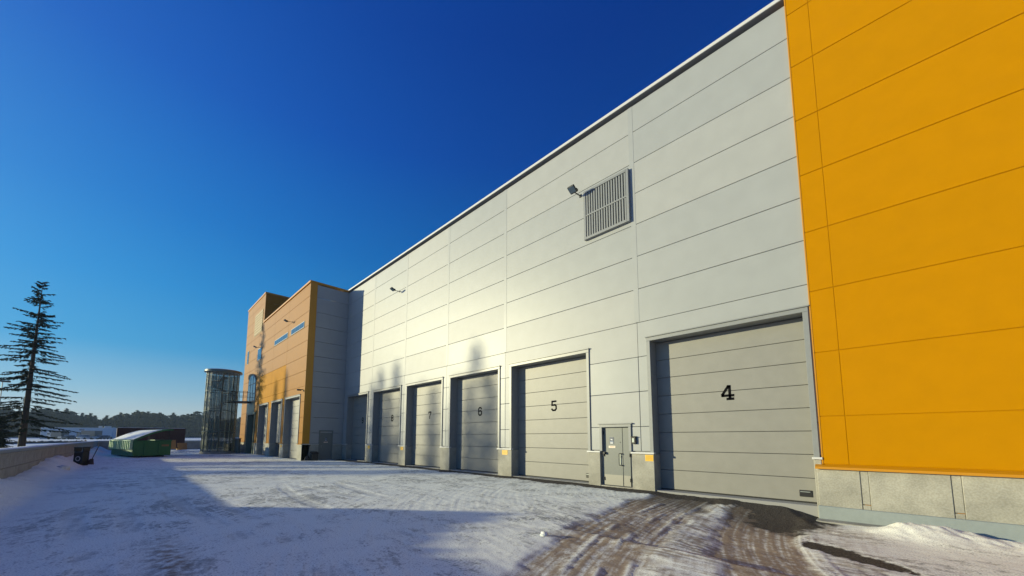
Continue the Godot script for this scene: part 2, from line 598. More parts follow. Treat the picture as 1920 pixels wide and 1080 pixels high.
func build_ground() -> void:
	sort_treads()
	structure("yard_snow", yard_mesh(-3.3, 12.62, -17.0, 4.0, 0.06), ground_mat(yard_texture(-3.3, 12.62, -17.0, 4.0, 980, 1300)))
	structure("far_yard_snow", yard_mesh(-3.3, 12.62, -80.0, -17.0, 0.2), ground_mat(yard_texture(-3.3, 12.62, -80.0, -17.0, 280, 800)))
	structure("rear_yard_snow", yard_mesh(-3.3, 12.62, 4.0, 30.0, 0.4), ground_mat(yard_texture(-3.3, 12.62, 4.0, 30.0, 160, 256)))
	# open snow-covered land all round, level with the yard at its edges and sunk beneath it
	var xs := [-900.0, -400.0, -200.0, -120.0, -70.0, -40.0, -20.0, -10.0, -3.25, -3.2, 12.55, 12.6, 40.0, 120.0, 300.0, 900.0]
	var zs := [-1200.0, -700.0, -450.0, -330.0, -260.0, -210.0, -170.0, -140.0, -115.0, -95.0, -79.9, -79.8, 29.8, 29.9, 80.0, 300.0]
	var vs := PackedVector3Array()
	var ns := PackedVector3Array()
	var ix := PackedInt32Array()
	for z in zs:
		for x in xs:
			var y := 1.25 * smooth(-100.0, -170.0, z) + 1.0 * smooth(-250.0, -450.0, z) - 0.05
			if x >= -3.2 and x <= 12.55 and z >= -79.8 and z <= 29.8:
				y = -0.9
			vs.append(Vector3(x, y, z))
			ns.append(Vector3.UP)
	var w := xs.size()
	for j in zs.size() - 1:
		for i in w - 1:
			var a := j * w + i
			ix.append_array([a, a + 1, a + w, a + 1, a + w + 1, a + w])
	structure("snowfield", arrays(vs, ns, PackedVector2Array(), ix), M.snow)

# ---------------------------------------------------------------- wall panels
const ROWS := [1.25, 2.08, 3.27, 4.47, 5.67, 6.87, 8.06, 9.25, 10.42, 11.6, 12.8, 13.83]

# panels of a wall at face x (facing -x): rows of panels between the upright joints, cut round the openings [z0, z1, top]
func panel_wall(root: Node3D, face: float, rows: Array, joints: Array, openings: Array, pick: Callable, gz := 0.007, g := 0.008) -> void:
	for r in rows.size() - 1:
		var y0: float = rows[r] + g
		var y1: float = rows[r + 1] - g
		for b in joints.size() - 1:
			var z0: float = joints[b] + gz
			var z1: float = joints[b + 1] - gz
			# cut the bay by openings reaching above this row, remember those that only notch it
			var spans := [[z0, z1]]
			var notches := []
			for op in openings:
				if op[2] >= y1 - 0.05:
					var next := []
					for s in spans:
						if op[1] <= s[0] or op[0] >= s[1]:
							next.append(s)
						else:
							if op[0] > s[0]:
								next.append([s[0], op[0]])
							if op[1] < s[1]:
								next.append([op[1], s[1]])
					spans = next
				elif op[2] > y0 + 0.05 and op[1] > z0 and op[0] < z1:
					notches.append(op)
			for s in spans:
				if s[1] - s[0] < 0.03:
					continue
				var m: Material = pick.call(0.5 * (y0 + y1), 0.5 * (s[0] + s[1]))
				if notches.is_empty():
					wbox(root, "panel", m, Vector3(face, y0, s[0]), Vector3(face + 0.05, y1, s[1]), 0.007)
				else:
					var top := 0.0
					for n in notches:
						top = max(top, n[2])
					var c := Vector3(face + 0.025, 0.5 * (y0 + y1), 0.5 * (s[0] + s[1]))
					var st := SurfaceTool.new()
					st.begin(Mesh.PRIMITIVE_TRIANGLES)
					add_cbox(st, Vector3(0, 0.5 * (top + y1) - c.y, 0), Vector3(0.05, y1 - top, s[1] - s[0]))
					var zz: float = s[0]
					for n in notches:
						if n[0] > zz:
							add_cbox(st, Vector3(0, 0.5 * (y0 + top) - c.y, 0.5 * (zz + n[0]) - c.z), Vector3(0.05, top - y0, n[0] - zz))
						zz = n[1]
					if zz < s[1]:
						add_cbox(st, Vector3(0, 0.5 * (y0 + top) - c.y, 0.5 * (zz + s[1]) - c.z), Vector3(0.05, top - y0, s[1] - zz))
					put(root, "panel", st.commit(), m, c - origin_of(root))

# door numbers: block figures with cut corners, each a run of thick strokes on a grid 0.6 wide and 1 high
const FIGURES := {
	"0": [[[0.14, 0], [0.46, 0], [0.6, 0.16], [0.6, 0.84], [0.46, 1], [0.14, 1], [0, 0.84], [0, 0.16], [0.14, 0]]],
	"1": [[[0.12, 0.8], [0.32, 1], [0.32, 0]], [[0.1, 0], [0.54, 0]]],
	"2": [[[0, 0.8], [0.14, 1], [0.46, 1], [0.6, 0.84], [0.6, 0.64], [0, 0.12], [0, 0], [0.62, 0]]],
	"4": [[[0.5, 0], [0.5, 1], [0.40, 1], [-0.02, 0.36], [-0.02, 0.27], [0.74, 0.27]], [[0.32, 0], [0.72, 0]]],
	"5": [[[0.58, 1], [0.04, 1], [0.02, 0.58], [0.44, 0.6], [0.6, 0.46], [0.6, 0.16], [0.46, 0], [0.14, 0], [0, 0.14]]],
	"6": [[[0.58, 0.84], [0.46, 1], [0.14, 1], [0, 0.84], [0, 0.16], [0.14, 0], [0.46, 0], [0.6, 0.16], [0.6, 0.42], [0.46, 0.57], [0.02, 0.55]]],
	"7": [[[0, 0.84], [0, 1], [0.6, 1], [0.6, 0.86], [0.26, 0.3], [0.26, 0]]],
	"8": [[[0.14, 0.52], [0.02, 0.64], [0.02, 0.86], [0.14, 1], [0.46, 1], [0.58, 0.86], [0.58, 0.64], [0.46, 0.52], [0.6, 0.4], [0.6, 0.14], [0.46, 0], [0.14, 0], [0, 0.14], [0, 0.4], [0.14, 0.52], [0.46, 0.52]]],
	"9": [[[0.02, 0.16], [0.14, 0], [0.46, 0], [0.6, 0.16], [0.6, 0.84], [0.46, 1], [0.14, 1], [0, 0.84], [0, 0.58], [0.14, 0.43], [0.58, 0.45]]],
}

func text(parent: Node3D, called: String, words: String, height: float, m: Material, at: Vector3, turn: float) -> void:
	var st := SurfaceTool.new()
	st.begin(Mesh.PRIMITIVE_TRIANGLES)
	var hw := 0.085 * height
	var step := 0.95 * height
	var x0 := -0.5 * (step * (words.length() - 1) + 0.6 * height)
	for ch in words:
		for run in FIGURES[ch]:
			for k in run.size() - 1:
				var a := Vector2(run[k][0], run[k][1] - 0.5) * height * 0.86
				var b := Vector2(run[k + 1][0], run[k + 1][1] - 0.5) * height * 0.86
				var d := (b - a).normalized()
				var s := Vector2(-d.y, d.x) * hw
				var e := d * hw * 0.75
				var off := Vector2(x0, 0)
				var q := []
				for v in [a - e - s, b + e - s, b + e + s, a - e + s]:
					q.append(Vector3(v.x + off.x, v.y + off.y, 0))
				quad(st, q[0], q[1], q[2], q[3], Vector3.BACK)
		x0 += step
	var o := put(parent, called, st.commit(), m, at - origin_of(parent))
	o.rotation.y = turn

# one sectional door in an opening of a wall facing -x; za..zb are the outer edges of its trim
func sectional_door(root: Node3D, face: float, za: float, zb: float, number: String, lift := 0.0, trim_mat: Material = null, digit_y := 3.05, digit_at := 0.5, handle := true, bottom_trim := 1.2) -> void:
	var t := 0.12
	var top := 5.07
	var fm: Material = M.frame if trim_mat == null else trim_mat
	var d := Node3D.new()
	d.name = "sectional_door"
	root.add_child(d, true)
	d.position = Vector3(face, 0, 0.5 * (za + zb)) - origin_of(root)
	# trim round the opening
	wbox(d, "frame", fm, Vector3(face - 0.045, bottom_trim, za), Vector3(face + 0.08, top - t, za + t), 0.006)
	wbox(d, "frame", fm, Vector3(face - 0.045, bottom_trim, zb - t), Vector3(face + 0.08, top - t, zb), 0.006)
	wbox(d, "header", fm, Vector3(face - 0.048, top - t, za - 0.002), Vector3(face + 0.08, top, zb + 0.002), 0.006)
	wbox(d, "drip_cap", fm, Vector3(face - 0.085, top, za - 0.03), Vector3(face + 0.06, top + 0.035, zb + 0.03), 0.005)
	# lining of the reveal
	wbox(d, "jamb", M.lining, Vector3(face + 0.082, bottom_trim, za + t - 0.03), Vector3(face + 0.52, top - t, za + t - 0.004))
	wbox(d, "jamb", M.lining, Vector3(face + 0.082, bottom_trim, zb - t + 0.004), Vector3(face + 0.52, top - t, zb - t + 0.03))
	wbox(d, "soffit", M.lining, Vector3(face + 0.082, top - t + 0.004, za + t - 0.03), Vector3(face + 0.52, top - t + 0.03, zb - t + 0.03))
	wbox(d, "threshold", M.core, Vector3(face + 0.02, -0.3, za + t - 0.03), Vector3(face + 0.6, 0.012, zb - t + 0.03), 0.01)
	# the leaf: stacked sections
	var dx := face + 0.43
	var h := 0.612
	var y := 0.05 + lift
	while y < top - t:
		var y1: float = min(y + h - 0.012, top - t + 0.02)
		if y1 - y > 0.03:
			wbox(d, "section", M.section, Vector3(dx, y, za + t - 0.002), Vector3(dx + 0.045, y1, zb - t + 0.002), 0.006)
		y += h
	wbox(d, "bottom_seal", M.rubber, Vector3(dx + 0.006, 0.012 + lift, za + t), Vector3(dx + 0.04, 0.046 + lift, zb - t))
	if number != "":
		text(d, "number", number, 0.44, M.digit, Vector3(dx - 0.003, digit_y + lift, lerpf(za, zb, digit_at)), -PI / 2)
	if handle:
		var hb := wbox(d, "lift_handle", M.black, Vector3(dx - 0.022, 0.17 + lift, zb - t - 0.40), Vector3(dx - 0.001, 0.34 + lift, zb - t - 0.13), 0.008)
		wbox(hb, "grip", M.galvanised, Vector3(dx - 0.034, 0.285 + lift, zb - t - 0.38), Vector3(dx - 0.023, 0.31 + lift, zb - t - 0.17), 0.004)

func plinth(root: Node3D, x: float, z0: float, z1: float, depth := 0.58) -> void:
	var p := wbox(root, "plinth_block", M.concrete, Vector3(x - 0.03, -0.5, z0), Vector3(x + depth, 1.165, z1), 0.012)
	wbox(p, "cap", M.white_trim, Vector3(x - 0.085, 1.168, z0 - 0.025), Vector3(x + 0.07, 1.225, z1 + 0.025), 0.006)

# ---------------------------------------------------------------- the white warehouse
const WHITE_DOORS := [[-30.3, -26.5, "9"], [-25.75, -21.75, "8"], [-21.15, -17.15, "7"], [-16.55, -12.55, "6"], [-11.9, -7.65, "5"], [-5.38, -1.06, "4"]]

func build_white() -> void:
	var x := WALL_X
	var w := thing("warehouse", "long white panel-clad warehouse hall with grey sectional doors numbered 4 to 9", "warehouse", Vector3(x, 0, -16))
	var ops := []
	for d in WHITE_DOORS:
		ops.append([d[0] + 0.06, d[1] - 0.06, 5.01])
	ops.append([-7.2, -6.09, 2.08])
	var one: Callable = func(y, z): return [M.white, M.white_b, M.white, M.white_c][int(abs(y * 7.3 + z * 3.1)) % 4]
	panel_wall(w, x, ROWS, [-31.98, -30.42, -26.12, -21.45, -16.85, -12.22, -5.70, -1.0], ops, one)
	# structure behind the panels, seen as dark joints and as the sides of the doorways
	wbox(w, "wall_core", M.core, Vector3(x + 0.055, 4.985, -31.97), Vector3(x + 1.0, 13.78, -1.0))
	var zs := [-31.97]
	for d in WHITE_DOORS:
		zs.append(d[0] + 0.088)
		zs.append(d[1] - 0.088)
	zs.append(-1.0)
	for i in range(0, zs.size(), 2):
		if i == 10:   # pier with the personnel door
			wbox(w, "wall_core", M.core, Vector3(x + 0.055, 1.17, zs[i]), Vector3(x + 1.0, 4.98, -7.26))
			wbox(w, "wall_core", M.core, Vector3(x + 0.055, 1.17, -6.03), Vector3(x + 1.0, 4.98, zs[i + 1]))
			wbox(w, "wall_core", M.core, Vector3(x + 0.055, 2.12, -7.258), Vector3(x + 1.0, 4.98, -6.032))
		else:
			wbox(w, "wall_core", M.core, Vector3(x + 0.055, 1.17, zs[i]), Vector3(x + 1.0, 4.98, zs[i + 1]))
	wbox(w, "hall", M.core, Vector3(x + 1.002, -0.5, -31.97), Vector3(x + 30, 13.95, -1.0))
	for z in [-26.12, -21.45, -16.85, -12.22, -5.70]:
		wbox(w, "cover_strip", M.white, Vector3(x - 0.006, 5.70, z - 0.09), Vector3(x - 0.001, 13.82, z + 0.09), 0.002)
	wbox(w, "coping", M.white_trim, Vector3(x - 0.09, 13.985, -31.9), Vector3(x - 0.05, 14.1, -1.03), 0.008)
	wbox(w, "coping_bed", M.core, Vector3(x - 0.049, 14.0, -31.9), Vector3(x + 0.98, 14.09, -1.03))
	for d in WHITE_DOORS:
		sectional_door(w, x, d[0], d[1], d[2], 0.0, null, 3.05, 0.52)
	# concrete plinths between the doors
	var ps := [[-31.95, -30.18], [-26.62, -25.63], [-21.87, -21.03], [-17.27, -16.43], [-12.67, -11.78], [-7.77, -7.26], [-6.03, -5.26], [-1.19, -1.035]]
	for p in ps:
		plinth(w, x, p[0], p[1])
	personnel_door_x(w, x, -7.26, -6.03)
	louvre(w, x)

func personnel_door_x(root: Node3D, x: float, z0: float, z1: float) -> void:
	var d := Node3D.new()
	d.name = "personnel_door"
	root.add_child(d, true)
	d.position = Vector3(x, 0, 0.5 * (z0 + z1)) - origin_of(root)
	wbox(d, "frame", M.frame, Vector3(x - 0.05, 1.23, z0), Vector3(x + 0.1, 2.08, z0 + 0.1), 0.006)
	wbox(d, "frame", M.frame, Vector3(x - 0.05, 1.23, z1 - 0.1), Vector3(x + 0.1, 2.08, z1), 0.006)
	wbox(d, "header", M.frame, Vector3(x - 0.052, 2.08, z0 - 0.002), Vector3(x + 0.1, 2.18, z1 + 0.002), 0.006)
	wbox(d, "drip_cap", M.frame, Vector3(x - 0.09, 2.18, z0 - 0.05), Vector3(x + 0.06, 2.215, z1 + 0.05), 0.005)
	wbox(d, "jamb", M.lining, Vector3(x + 0.102, 0.0, z0 + 0.001), Vector3(x + 0.2, 2.1, z0 + 0.1))
	wbox(d, "jamb", M.lining, Vector3(x + 0.102, 0.0, z1 - 0.1), Vector3(x + 0.2, 2.1, z1 - 0.001))
	wbox(d, "backing", M.core, Vector3(x + 0.16, -0.4, z0 + 0.1), Vector3(x + 0.5, 2.1, z1 - 0.1))
	wbox(d, "threshold", M.concrete, Vector3(x - 0.02, -0.4, z0 + 0.002), Vector3(x + 0.15, 0.015, z1 - 0.002), 0.008)
	var split := z1 - 0.38
	var leaf := wbox(d, "leaf", M.grey_door, Vector3(x + 0.06, 0.03, z0 + 0.102), Vector3(x + 0.11, 2.075, split - 0.005), 0.005)
	var slim := wbox(d, "leaf", M.grey_door, Vector3(x + 0.066, 0.03, split + 0.005), Vector3(x + 0.116, 2.075, z1 - 0.102), 0.005)
	wbox(leaf, "kick_plate", M.kick_plate, Vector3(x + 0.055, 0.04, z0 + 0.115), Vector3(x + 0.0595, 0.40, split - 0.015))
	wbox(slim, "kick_plate", M.kick_plate, Vector3(x + 0.061, 0.04, split + 0.015), Vector3(x + 0.0655, 0.40, z1 - 0.112))
	for y in [0.25, 1.1, 1.88]:
		wbox(leaf, "hinge", M.black, Vector3(x + 0.02, y - 0.06, z0 + 0.1), Vector3(x + 0.059, y + 0.06, z0 + 0.125), 0.004)
		wbox(slim, "hinge", M.black, Vector3(x + 0.02, y - 0.06, z1 - 0.125), Vector3(x + 0.065, y + 0.06, z1 - 0.1), 0.004)
	# lock gear: escutcheon, lever, pull bar, upper lock
	var lz := split - 0.08
	var lock := wbox(leaf, "lock_plate", M.steel, Vector3(x + 0.05, 0.74, lz - 0.03), Vector3(x + 0.0598, 1.16, lz + 0.03), 0.003)
	wbox(lock, "lever", M.black, Vector3(x - 0.01, 1.13, lz - 0.045), Vector3(x + 0.049, 1.165, lz + 0.06), 0.008)
	wbox(lock, "lever", M.black, Vector3(x - 0.01, 0.735, lz - 0.045), Vector3(x + 0.049, 0.765, lz + 0.07), 0.008)
	wbox(lock, "pull_bar", M.black, Vector3(x - 0.015, 0.77, lz - 0.05), Vector3(x + 0.005, 1.13, lz - 0.03), 0.006)
	wbox(lock, "cylinder", M.black, Vector3(x + 0.03, 1.02, lz + 0.0), Vector3(x + 0.0495, 1.06, lz + 0.035), 0.006)
	wbox(leaf, "spy_hole", M.black, Vector3(x + 0.05, 1.53, lz - 0.02), Vector3(x + 0.0598, 1.555, lz + 0.01), 0.004)
	wbox(leaf, "door_stay", M.black, Vector3(x - 0.04, 1.12, z0 + 0.105), Vector3(x + 0.058, 1.2, z0 + 0.2), 0.01)

func louvre(root: Node3D, x: float) -> void:
	var z0 := -7.70
	var z1 := -5.79
	var y0 := 9.42
	var y1 := 11.44
	var v := Node3D.new()
	v.name = "ventilation_louvre"
	root.add_child(v, true)
	v.position = Vector3(x, y0, 0.5 * (z0 + z1)) - origin_of(root)
	wbox(v, "backing", M.black, Vector3(x - 0.012, y0 + 0.02, z0 + 0.02), Vector3(x - 0.007, y1 - 0.02, z1 - 0.02))
	var t := 0.10
	wbox(v, "frame", M.frame, Vector3(x - 0.12, y0, z0), Vector3(x - 0.008, y1, z0 + t), 0.006)
	wbox(v, "frame", M.frame, Vector3(x - 0.12, y0, z1 - t), Vector3(x - 0.008, y1, z1), 0.006)
	wbox(v, "frame", M.frame, Vector3(x - 0.122, y0, z0 + t), Vector3(x - 0.008, y0 + t, z1 - t), 0.006)
	wbox(v, "frame", M.frame, Vector3(x - 0.122, y1 - t, z0 + t), Vector3(x - 0.008, y1, z1 - t), 0.006)
	var ym := 0.5 * (y0 + y1) - 0.03
	wbox(v, "rail", M.frame, Vector3(x - 0.11, ym - 0.03, z0 + t), Vector3(x - 0.008, ym + 0.03, z1 - t), 0.005)
	var n := 16
	var step := (z1 - z0 - 2 * t) / n
	for i in n:
		var zc := z0 + t + (i + 0.5) * step
		for part in [[y0 + t + 0.001, ym - 0.031], [ym + 0.031, y1 - t - 0.001]]:
			wbox(v, "slat", M.frame, Vector3(x - 0.095, part[0], zc - 0.032), Vector3(x - 0.02, part[1], zc + 0.032), 0.006)

# ---------------------------------------------------------------- the yellow block
func build_yellow() -> void:
	var x := WALL_X - 0.05
	var w := thing("yellow_block", "tall yellow panel-clad block on a bare concrete plinth next to door 4", "building", Vector3(x, 0, 5))
	var rows := [1.06, 2.23, 3.84, 5.44, 7.04, 8.63, 10.22, 11.82, 13.42, 15.02, 16.6]
	var pick: Callable = func(y, z): return [M.yellow, M.yellow_b, M.yellow][int(abs(y * 5.1 + z * 2.3)) % 3]
	panel_wall(w, x, rows, [-1.0, -0.53, 8.0, 16.5], [], pick, 0.002, 0.006)
	wbox(w, "body", M.yellow, Vector3(x + 0.02, -0.9, -0.985), Vector3(x + 29, 16.75, 16.5))
	# cladding return towards the white hall, above its roof
	wbox(w, "side_cladding", M.yellow, Vector3(x + 0.05, 14.2, -1.03), Vector3(x + 29, 16.7, -0.99))
	wbox(w, "corner_trim", M.yellow_trim, Vector3(x - 0.008, 1.06, -1.03), Vector3(x + 0.048, 16.6, -0.999), 0.004)
	wbox(w, "coping", M.yellow_trim, Vector3(x - 0.06, 16.76, -1.1), Vector3(x + 0.5, 16.95, 16.5), 0.01)
	# drip flashing over the plinth: sloping ledge and nose
	var st := SurfaceTool.new()
	st.begin(Mesh.PRIMITIVE_TRIANGLES)
	var prof := [Vector2(0.045, 1.055), Vector2(0.0, 1.05), Vector2(-0.12, 1.0), Vector2(-0.125, 0.945), Vector2(-0.10, 0.945), Vector2(0.045, 0.985)]
	for i in prof.size():
		var a: Vector2 = prof[i]
		var b: Vector2 = prof[(i + 1) % prof.size()]
		var e := b - a
		quad(st, Vector3(a.x, a.y, -6.16), Vector3(b.x, b.y, -6.16), Vector3(b.x, b.y, 11.5), Vector3(a.x, a.y, 11.5), Vector3(e.y, -e.x, 0).normalized())
	for zz in [-6.16, 11.5]:
		for i in range(1, prof.size() - 1):
			tri(st, Vector3(prof[0].x, prof[0].y, zz), Vector3(prof[i].x, prof[i].y, zz), Vector3(prof[i + 1].x, prof[i + 1].y, zz), Vector3(0, 0, sign(zz)))
	put(w, "drip_flashing", st.commit(), M.yellow_trim, Vector3(0, 0, 0))
	# concrete plinth in cast lengths with narrow infill strips between them
	var cuts := [[-1.14, -0.36], [-0.22, 1.02], [1.16, 2.6], [2.74, 5.2], [5.34, 9.0], [9.14, 16.5]]
	for c in cuts:
		wbox(w, "plinth_slab", M.concrete, Vector3(x - 0.03, -0.6, c[0]), Vector3(x + 0.054, 0.98, c[1]), 0.012)
	for zc in [-0.29, 1.09, 2.67, 5.27, 9.07]:
		wbox(w, "infill_strip", M.concrete, Vector3(x - 0.012, 0.17, zc - 0.066), Vector3(x + 0.05, 0.979, zc + 0.066), 0.006)
		wbox(w, "infill_strip", M.concrete, Vector3(x - 0.016, -0.6, zc - 0.066), Vector3(x + 0.05, 0.155, zc + 0.066), 0.006)
	# grey insulation board at the foot
	for b in [[-1.16, 3.2], [3.22, 7.6], [7.62, 12.0], [12.02, 16.5]]:
		wbox(w, "foot_board", M.grey_board, Vector3(x - 0.11, -0.9, b[0]), Vector3(x - 0.034, 0.06, b[1]), 0.012)
	wbox(w, "footing", M.concrete, Vector3(x - 0.5, -0.9, -1.2), Vector3(x - 0.112, -0.24, 0.1), 0.02)

# ---------------------------------------------------------------- the orange end building
func build_orange() -> void:
	var x := ORANGE_X
	var zf := -31.0
	var w := thing("end_building", "orange clad end building stepping forward of the white hall, doors 10 to 12", "building", Vector3(x, 0, zf))
	var ops := [[-50.120, -46.620, 4.2]]
	var doors := [[-36.020, -31.920, "10", 0.0], [-40.470, -36.870, "11", 1.22], [-45.320, -41.620, "12", 0.0]]
	for d in doors:
		ops.append([d[0] + 0.06, d[1] - 0.06, 5.01])
	ops.append([-51.220, -47.470, 8.75])
	var one: Callable = func(y, z): return M.yellow_no_sheen if y > 5.0 and y < 8.06 and z > -46.520 and z < -36.420 else M.orange  # reflection patch painted as a block of yellower panels
	var rows_low := ROWS
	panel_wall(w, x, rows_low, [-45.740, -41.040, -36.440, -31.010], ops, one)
	var rows_high := ROWS.duplicate()
	rows_high.append_array([15.0, 16.15, 17.1])
	# the arched opening is cut out of the bay [-51.220, -47.470]
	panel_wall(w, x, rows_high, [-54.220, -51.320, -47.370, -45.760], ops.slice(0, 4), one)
	wbox(w, "wall_core", M.yellow, Vector3(x + 0.055, 5.0, -45.720), Vector3(x + 0.75, 13.9, zf - 0.055))
	var zs := [-54.200, -50.080, -46.660, -45.232, -41.708, -40.382, -36.958, -35.932, -32.008, zf - 0.055]
	for i in range(0, zs.size(), 2):
		wbox(w, "wall_core", M.core, Vector3(x + 0.055, 0.0, zs[i]), Vector3(x + 0.75, 4.99, zs[i + 1]))
	wbox(w, "body", M.core, Vector3(x + 2.6, -0.5, -54.200), Vector3(x + 26, 13.9, zf - 0.055))
	wbox(w, "wall_core", M.yellow, Vector3(x + 0.055, 4.25, -54.200), Vector3(x + 0.75, 17.1, -45.780))
	wbox(w, "stair_head", M.core, Vector3(x + 0.752, 13.92, -54.200), Vector3(x + 14, 17.1, -45.780))
	# rooms behind the open doorways
	wbox(w, "floor_slab", M.concrete, Vector3(x + 0.05, -0.5, -54.120), Vector3(x + 2.6, 0.0, zf - 0.06))
	wbox(w, "ceiling_slab", M.core, Vector3(x + 0.752, 5.1, -54.120), Vector3(x + 2.599, 5.4, zf - 0.06))
	for d in doors:
		sectional_door(w, x, d[0], d[1], d[2], d[3], M.frame, 2.75, 0.66, false)
	for p in [[-54.220, -50.120], [-46.620, -45.200], [-41.740, -40.350], [-36.990, -35.900], [-32.040, -30.980]]:
		wbox(w, "plinth_block", M.concrete, Vector3(x - 0.02, -0.5, p[0]), Vector3(x + 0.5, 1.2, p[1]), 0.012)
		wbox(w, "drip_flashing", M.yellow_trim, Vector3(x - 0.09, 1.205, p[0] - 0.03), Vector3(x + 0.05, 1.245, p[1] + 0.0), 0.005)
	# dark goods portal with a green-grey frame
	for e in [[-50.120, -49.940], [-46.800, -46.620]]:
		wbox(w, "portal_frame", M.green_steel, Vector3(x - 0.12, 0, e[0]), Vector3(x + 0.4, 4.2, e[1]), 0.01)
	wbox(w, "portal_frame", M.green_steel, Vector3(x - 0.122, 4.2, -50.220), Vector3(x + 0.4, 4.42, -46.520), 0.01)
	wbox(w, "portal_shade", M.dark_metal, Vector3(x + 0.45, 0.0, -49.920), Vector3(x + 0.5, 4.2, -46.820))  # dark sheet standing in for the shade inside the open portal
	wbox(w, "spandrel", M.green_steel, Vector3(x - 0.025, 4.45, -51.220), Vector3(x - 0.003, 5.62, -47.470), 0.005)
	arched_window(w, x)
	# window strips high on the facade
	for s in [[-35.520, -31.970], [-40.820, -36.470]]:
		var f := wbox(w, "window", M.frame, Vector3(x - 0.03, 10.45, s[0]), Vector3(x - 0.004, 10.98, s[1]), 0.006)
		var n := 3
		for i in n:
			var a: float = lerpf(s[0] + 0.06, s[1] - 0.06, float(i) / n) + 0.02
			var b: float = lerpf(s[0] + 0.06, s[1] - 0.06, float(i + 1) / n) - 0.02
			wbox(f, "pane", M.window, Vector3(x - 0.036, 10.51, a), Vector3(x - 0.031, 10.92, b))
	for s in [[-52.920, -52.120, 10.3, 11.9], [-47.620, -45.920, 10.0, 11.3]]:
		var f := wbox(w, "window", M.frame, Vector3(x - 0.03, s[2], s[0]), Vector3(x - 0.004, s[3], s[1]), 0.006)
		wbox(f, "pane", M.window, Vector3(x - 0.036, s[2] + 0.06, s[0] + 0.06), Vector3(x - 0.031, s[3] - 0.06, s[1] - 0.06))
	# olive louvre field on the stair head
	var ol := wbox(w, "olive_field", M.olive, Vector3(x - 0.02, 13.1, -50.020), Vector3(x - 0.003, 15.6, -46.320), 0.004)
	for i in 8:
		var y := 13.2 + i * 0.3
		wbox(ol, "blade", M.olive, Vector3(x - 0.05, y, -49.970), Vector3(x - 0.021, y + 0.2, -46.370), 0.006)
	# copings
	wbox(w, "coping", M.yellow_trim, Vector3(x - 0.06, 13.9, -45.720), Vector3(x + 0.5, 14.05, zf + 0.06), 0.012)
	wbox(w, "coping", M.yellow_trim, Vector3(x + 0.502, 13.902, zf - 0.5), Vector3(WALL_X - 0.08, 14.048, zf + 0.058), 0.012)
	wbox(w, "coping", M.yellow_trim, Vector3(x - 0.06, 17.1, -54.280), Vector3(x + 0.5, 17.27, -45.680), 0.012)
	wbox(w, "coping", M.yellow_trim, Vector3(x + 0.502, 17.102, -46.120), Vector3(x + 14, 17.268, -45.682), 0.012)
	# side of the stair head that looks over the lower roof
	var hr := [13.9, 15.0, 16.15, 17.1]
	for r in 3:
		wbox(w, "panel", M.orange, Vector3(x + 0.002, hr[r] + 0.011, -45.775), Vector3(x + 14, hr[r + 1] - 0.011, -45.730), 0.006)
	# shaded return wall: yellow corner strip, white panels, plinth, grey door
	wbox(w, "corner_trim", M.yellow_trim, Vector3(x - 0.012, 1.22, zf + 0.002), Vector3(x + 0.5, 13.89, zf + 0.03), 0.006)
	for r in ROWS.size() - 1:
		var y0: float = ROWS[r] + 0.011
		var y1: float = ROWS[r + 1] - 0.011
		if r == 0:
			wbox(w, "panel", M.white, Vector3(x + 0.51, y0, zf - 0.05), Vector3(10.22, y1, zf), 0.006)
			wbox(w, "panel", M.white, Vector3(11.25, y0, zf - 0.05), Vector3(WALL_X - 0.01, y1, zf), 0.006)
		else:
			wbox(w, "panel", M.white, Vector3(x + 0.51, y0, zf - 0.05), Vector3(WALL_X - 0.01, y1, zf), 0.006)
	for p in [[x - 0.01, 10.22], [11.25, WALL_X - 0.04]]:
		wbox(w, "plinth_block", M.concrete, Vector3(p[0], -0.5, zf - 0.054), Vector3(p[1], 1.195, zf + 0.02), 0.012)
		wbox(w, "plinth_cap", M.white_trim, Vector3(p[0] + 0.012, 1.198, zf - 0.03), Vector3(p[1], 1.24, zf + 0.07), 0.005)
	var pd := Node3D.new()
	pd.name = "personnel_door"
	w.add_child(pd, true)
	pd.position = Vector3(10.73, 0, zf) - origin_of(w)
	wbox(pd, "frame", M.grey_door, Vector3(10.22, 0, zf - 0.05), Vector3(10.3, 2.2, zf + 0.035), 0.006)
	wbox(pd, "frame", M.grey_door, Vector3(11.17, 0, zf - 0.05), Vector3(11.25, 2.2, zf + 0.035), 0.006)
	wbox(pd, "header", M.grey_door, Vector3(10.2, 2.2, zf + 0.002), Vector3(11.27, 2.29, zf + 0.05), 0.006)
	var lf := wbox(pd, "leaf", M.grey_door, Vector3(10.302, 0.0, zf - 0.054), Vector3(11.168, 2.198, zf - 0.01), 0.005)
	wbox(lf, "handle", M.steel, Vector3(10.38, 0.95, zf - 0.009), Vector3(10.42, 1.15, zf + 0.05), 0.008)

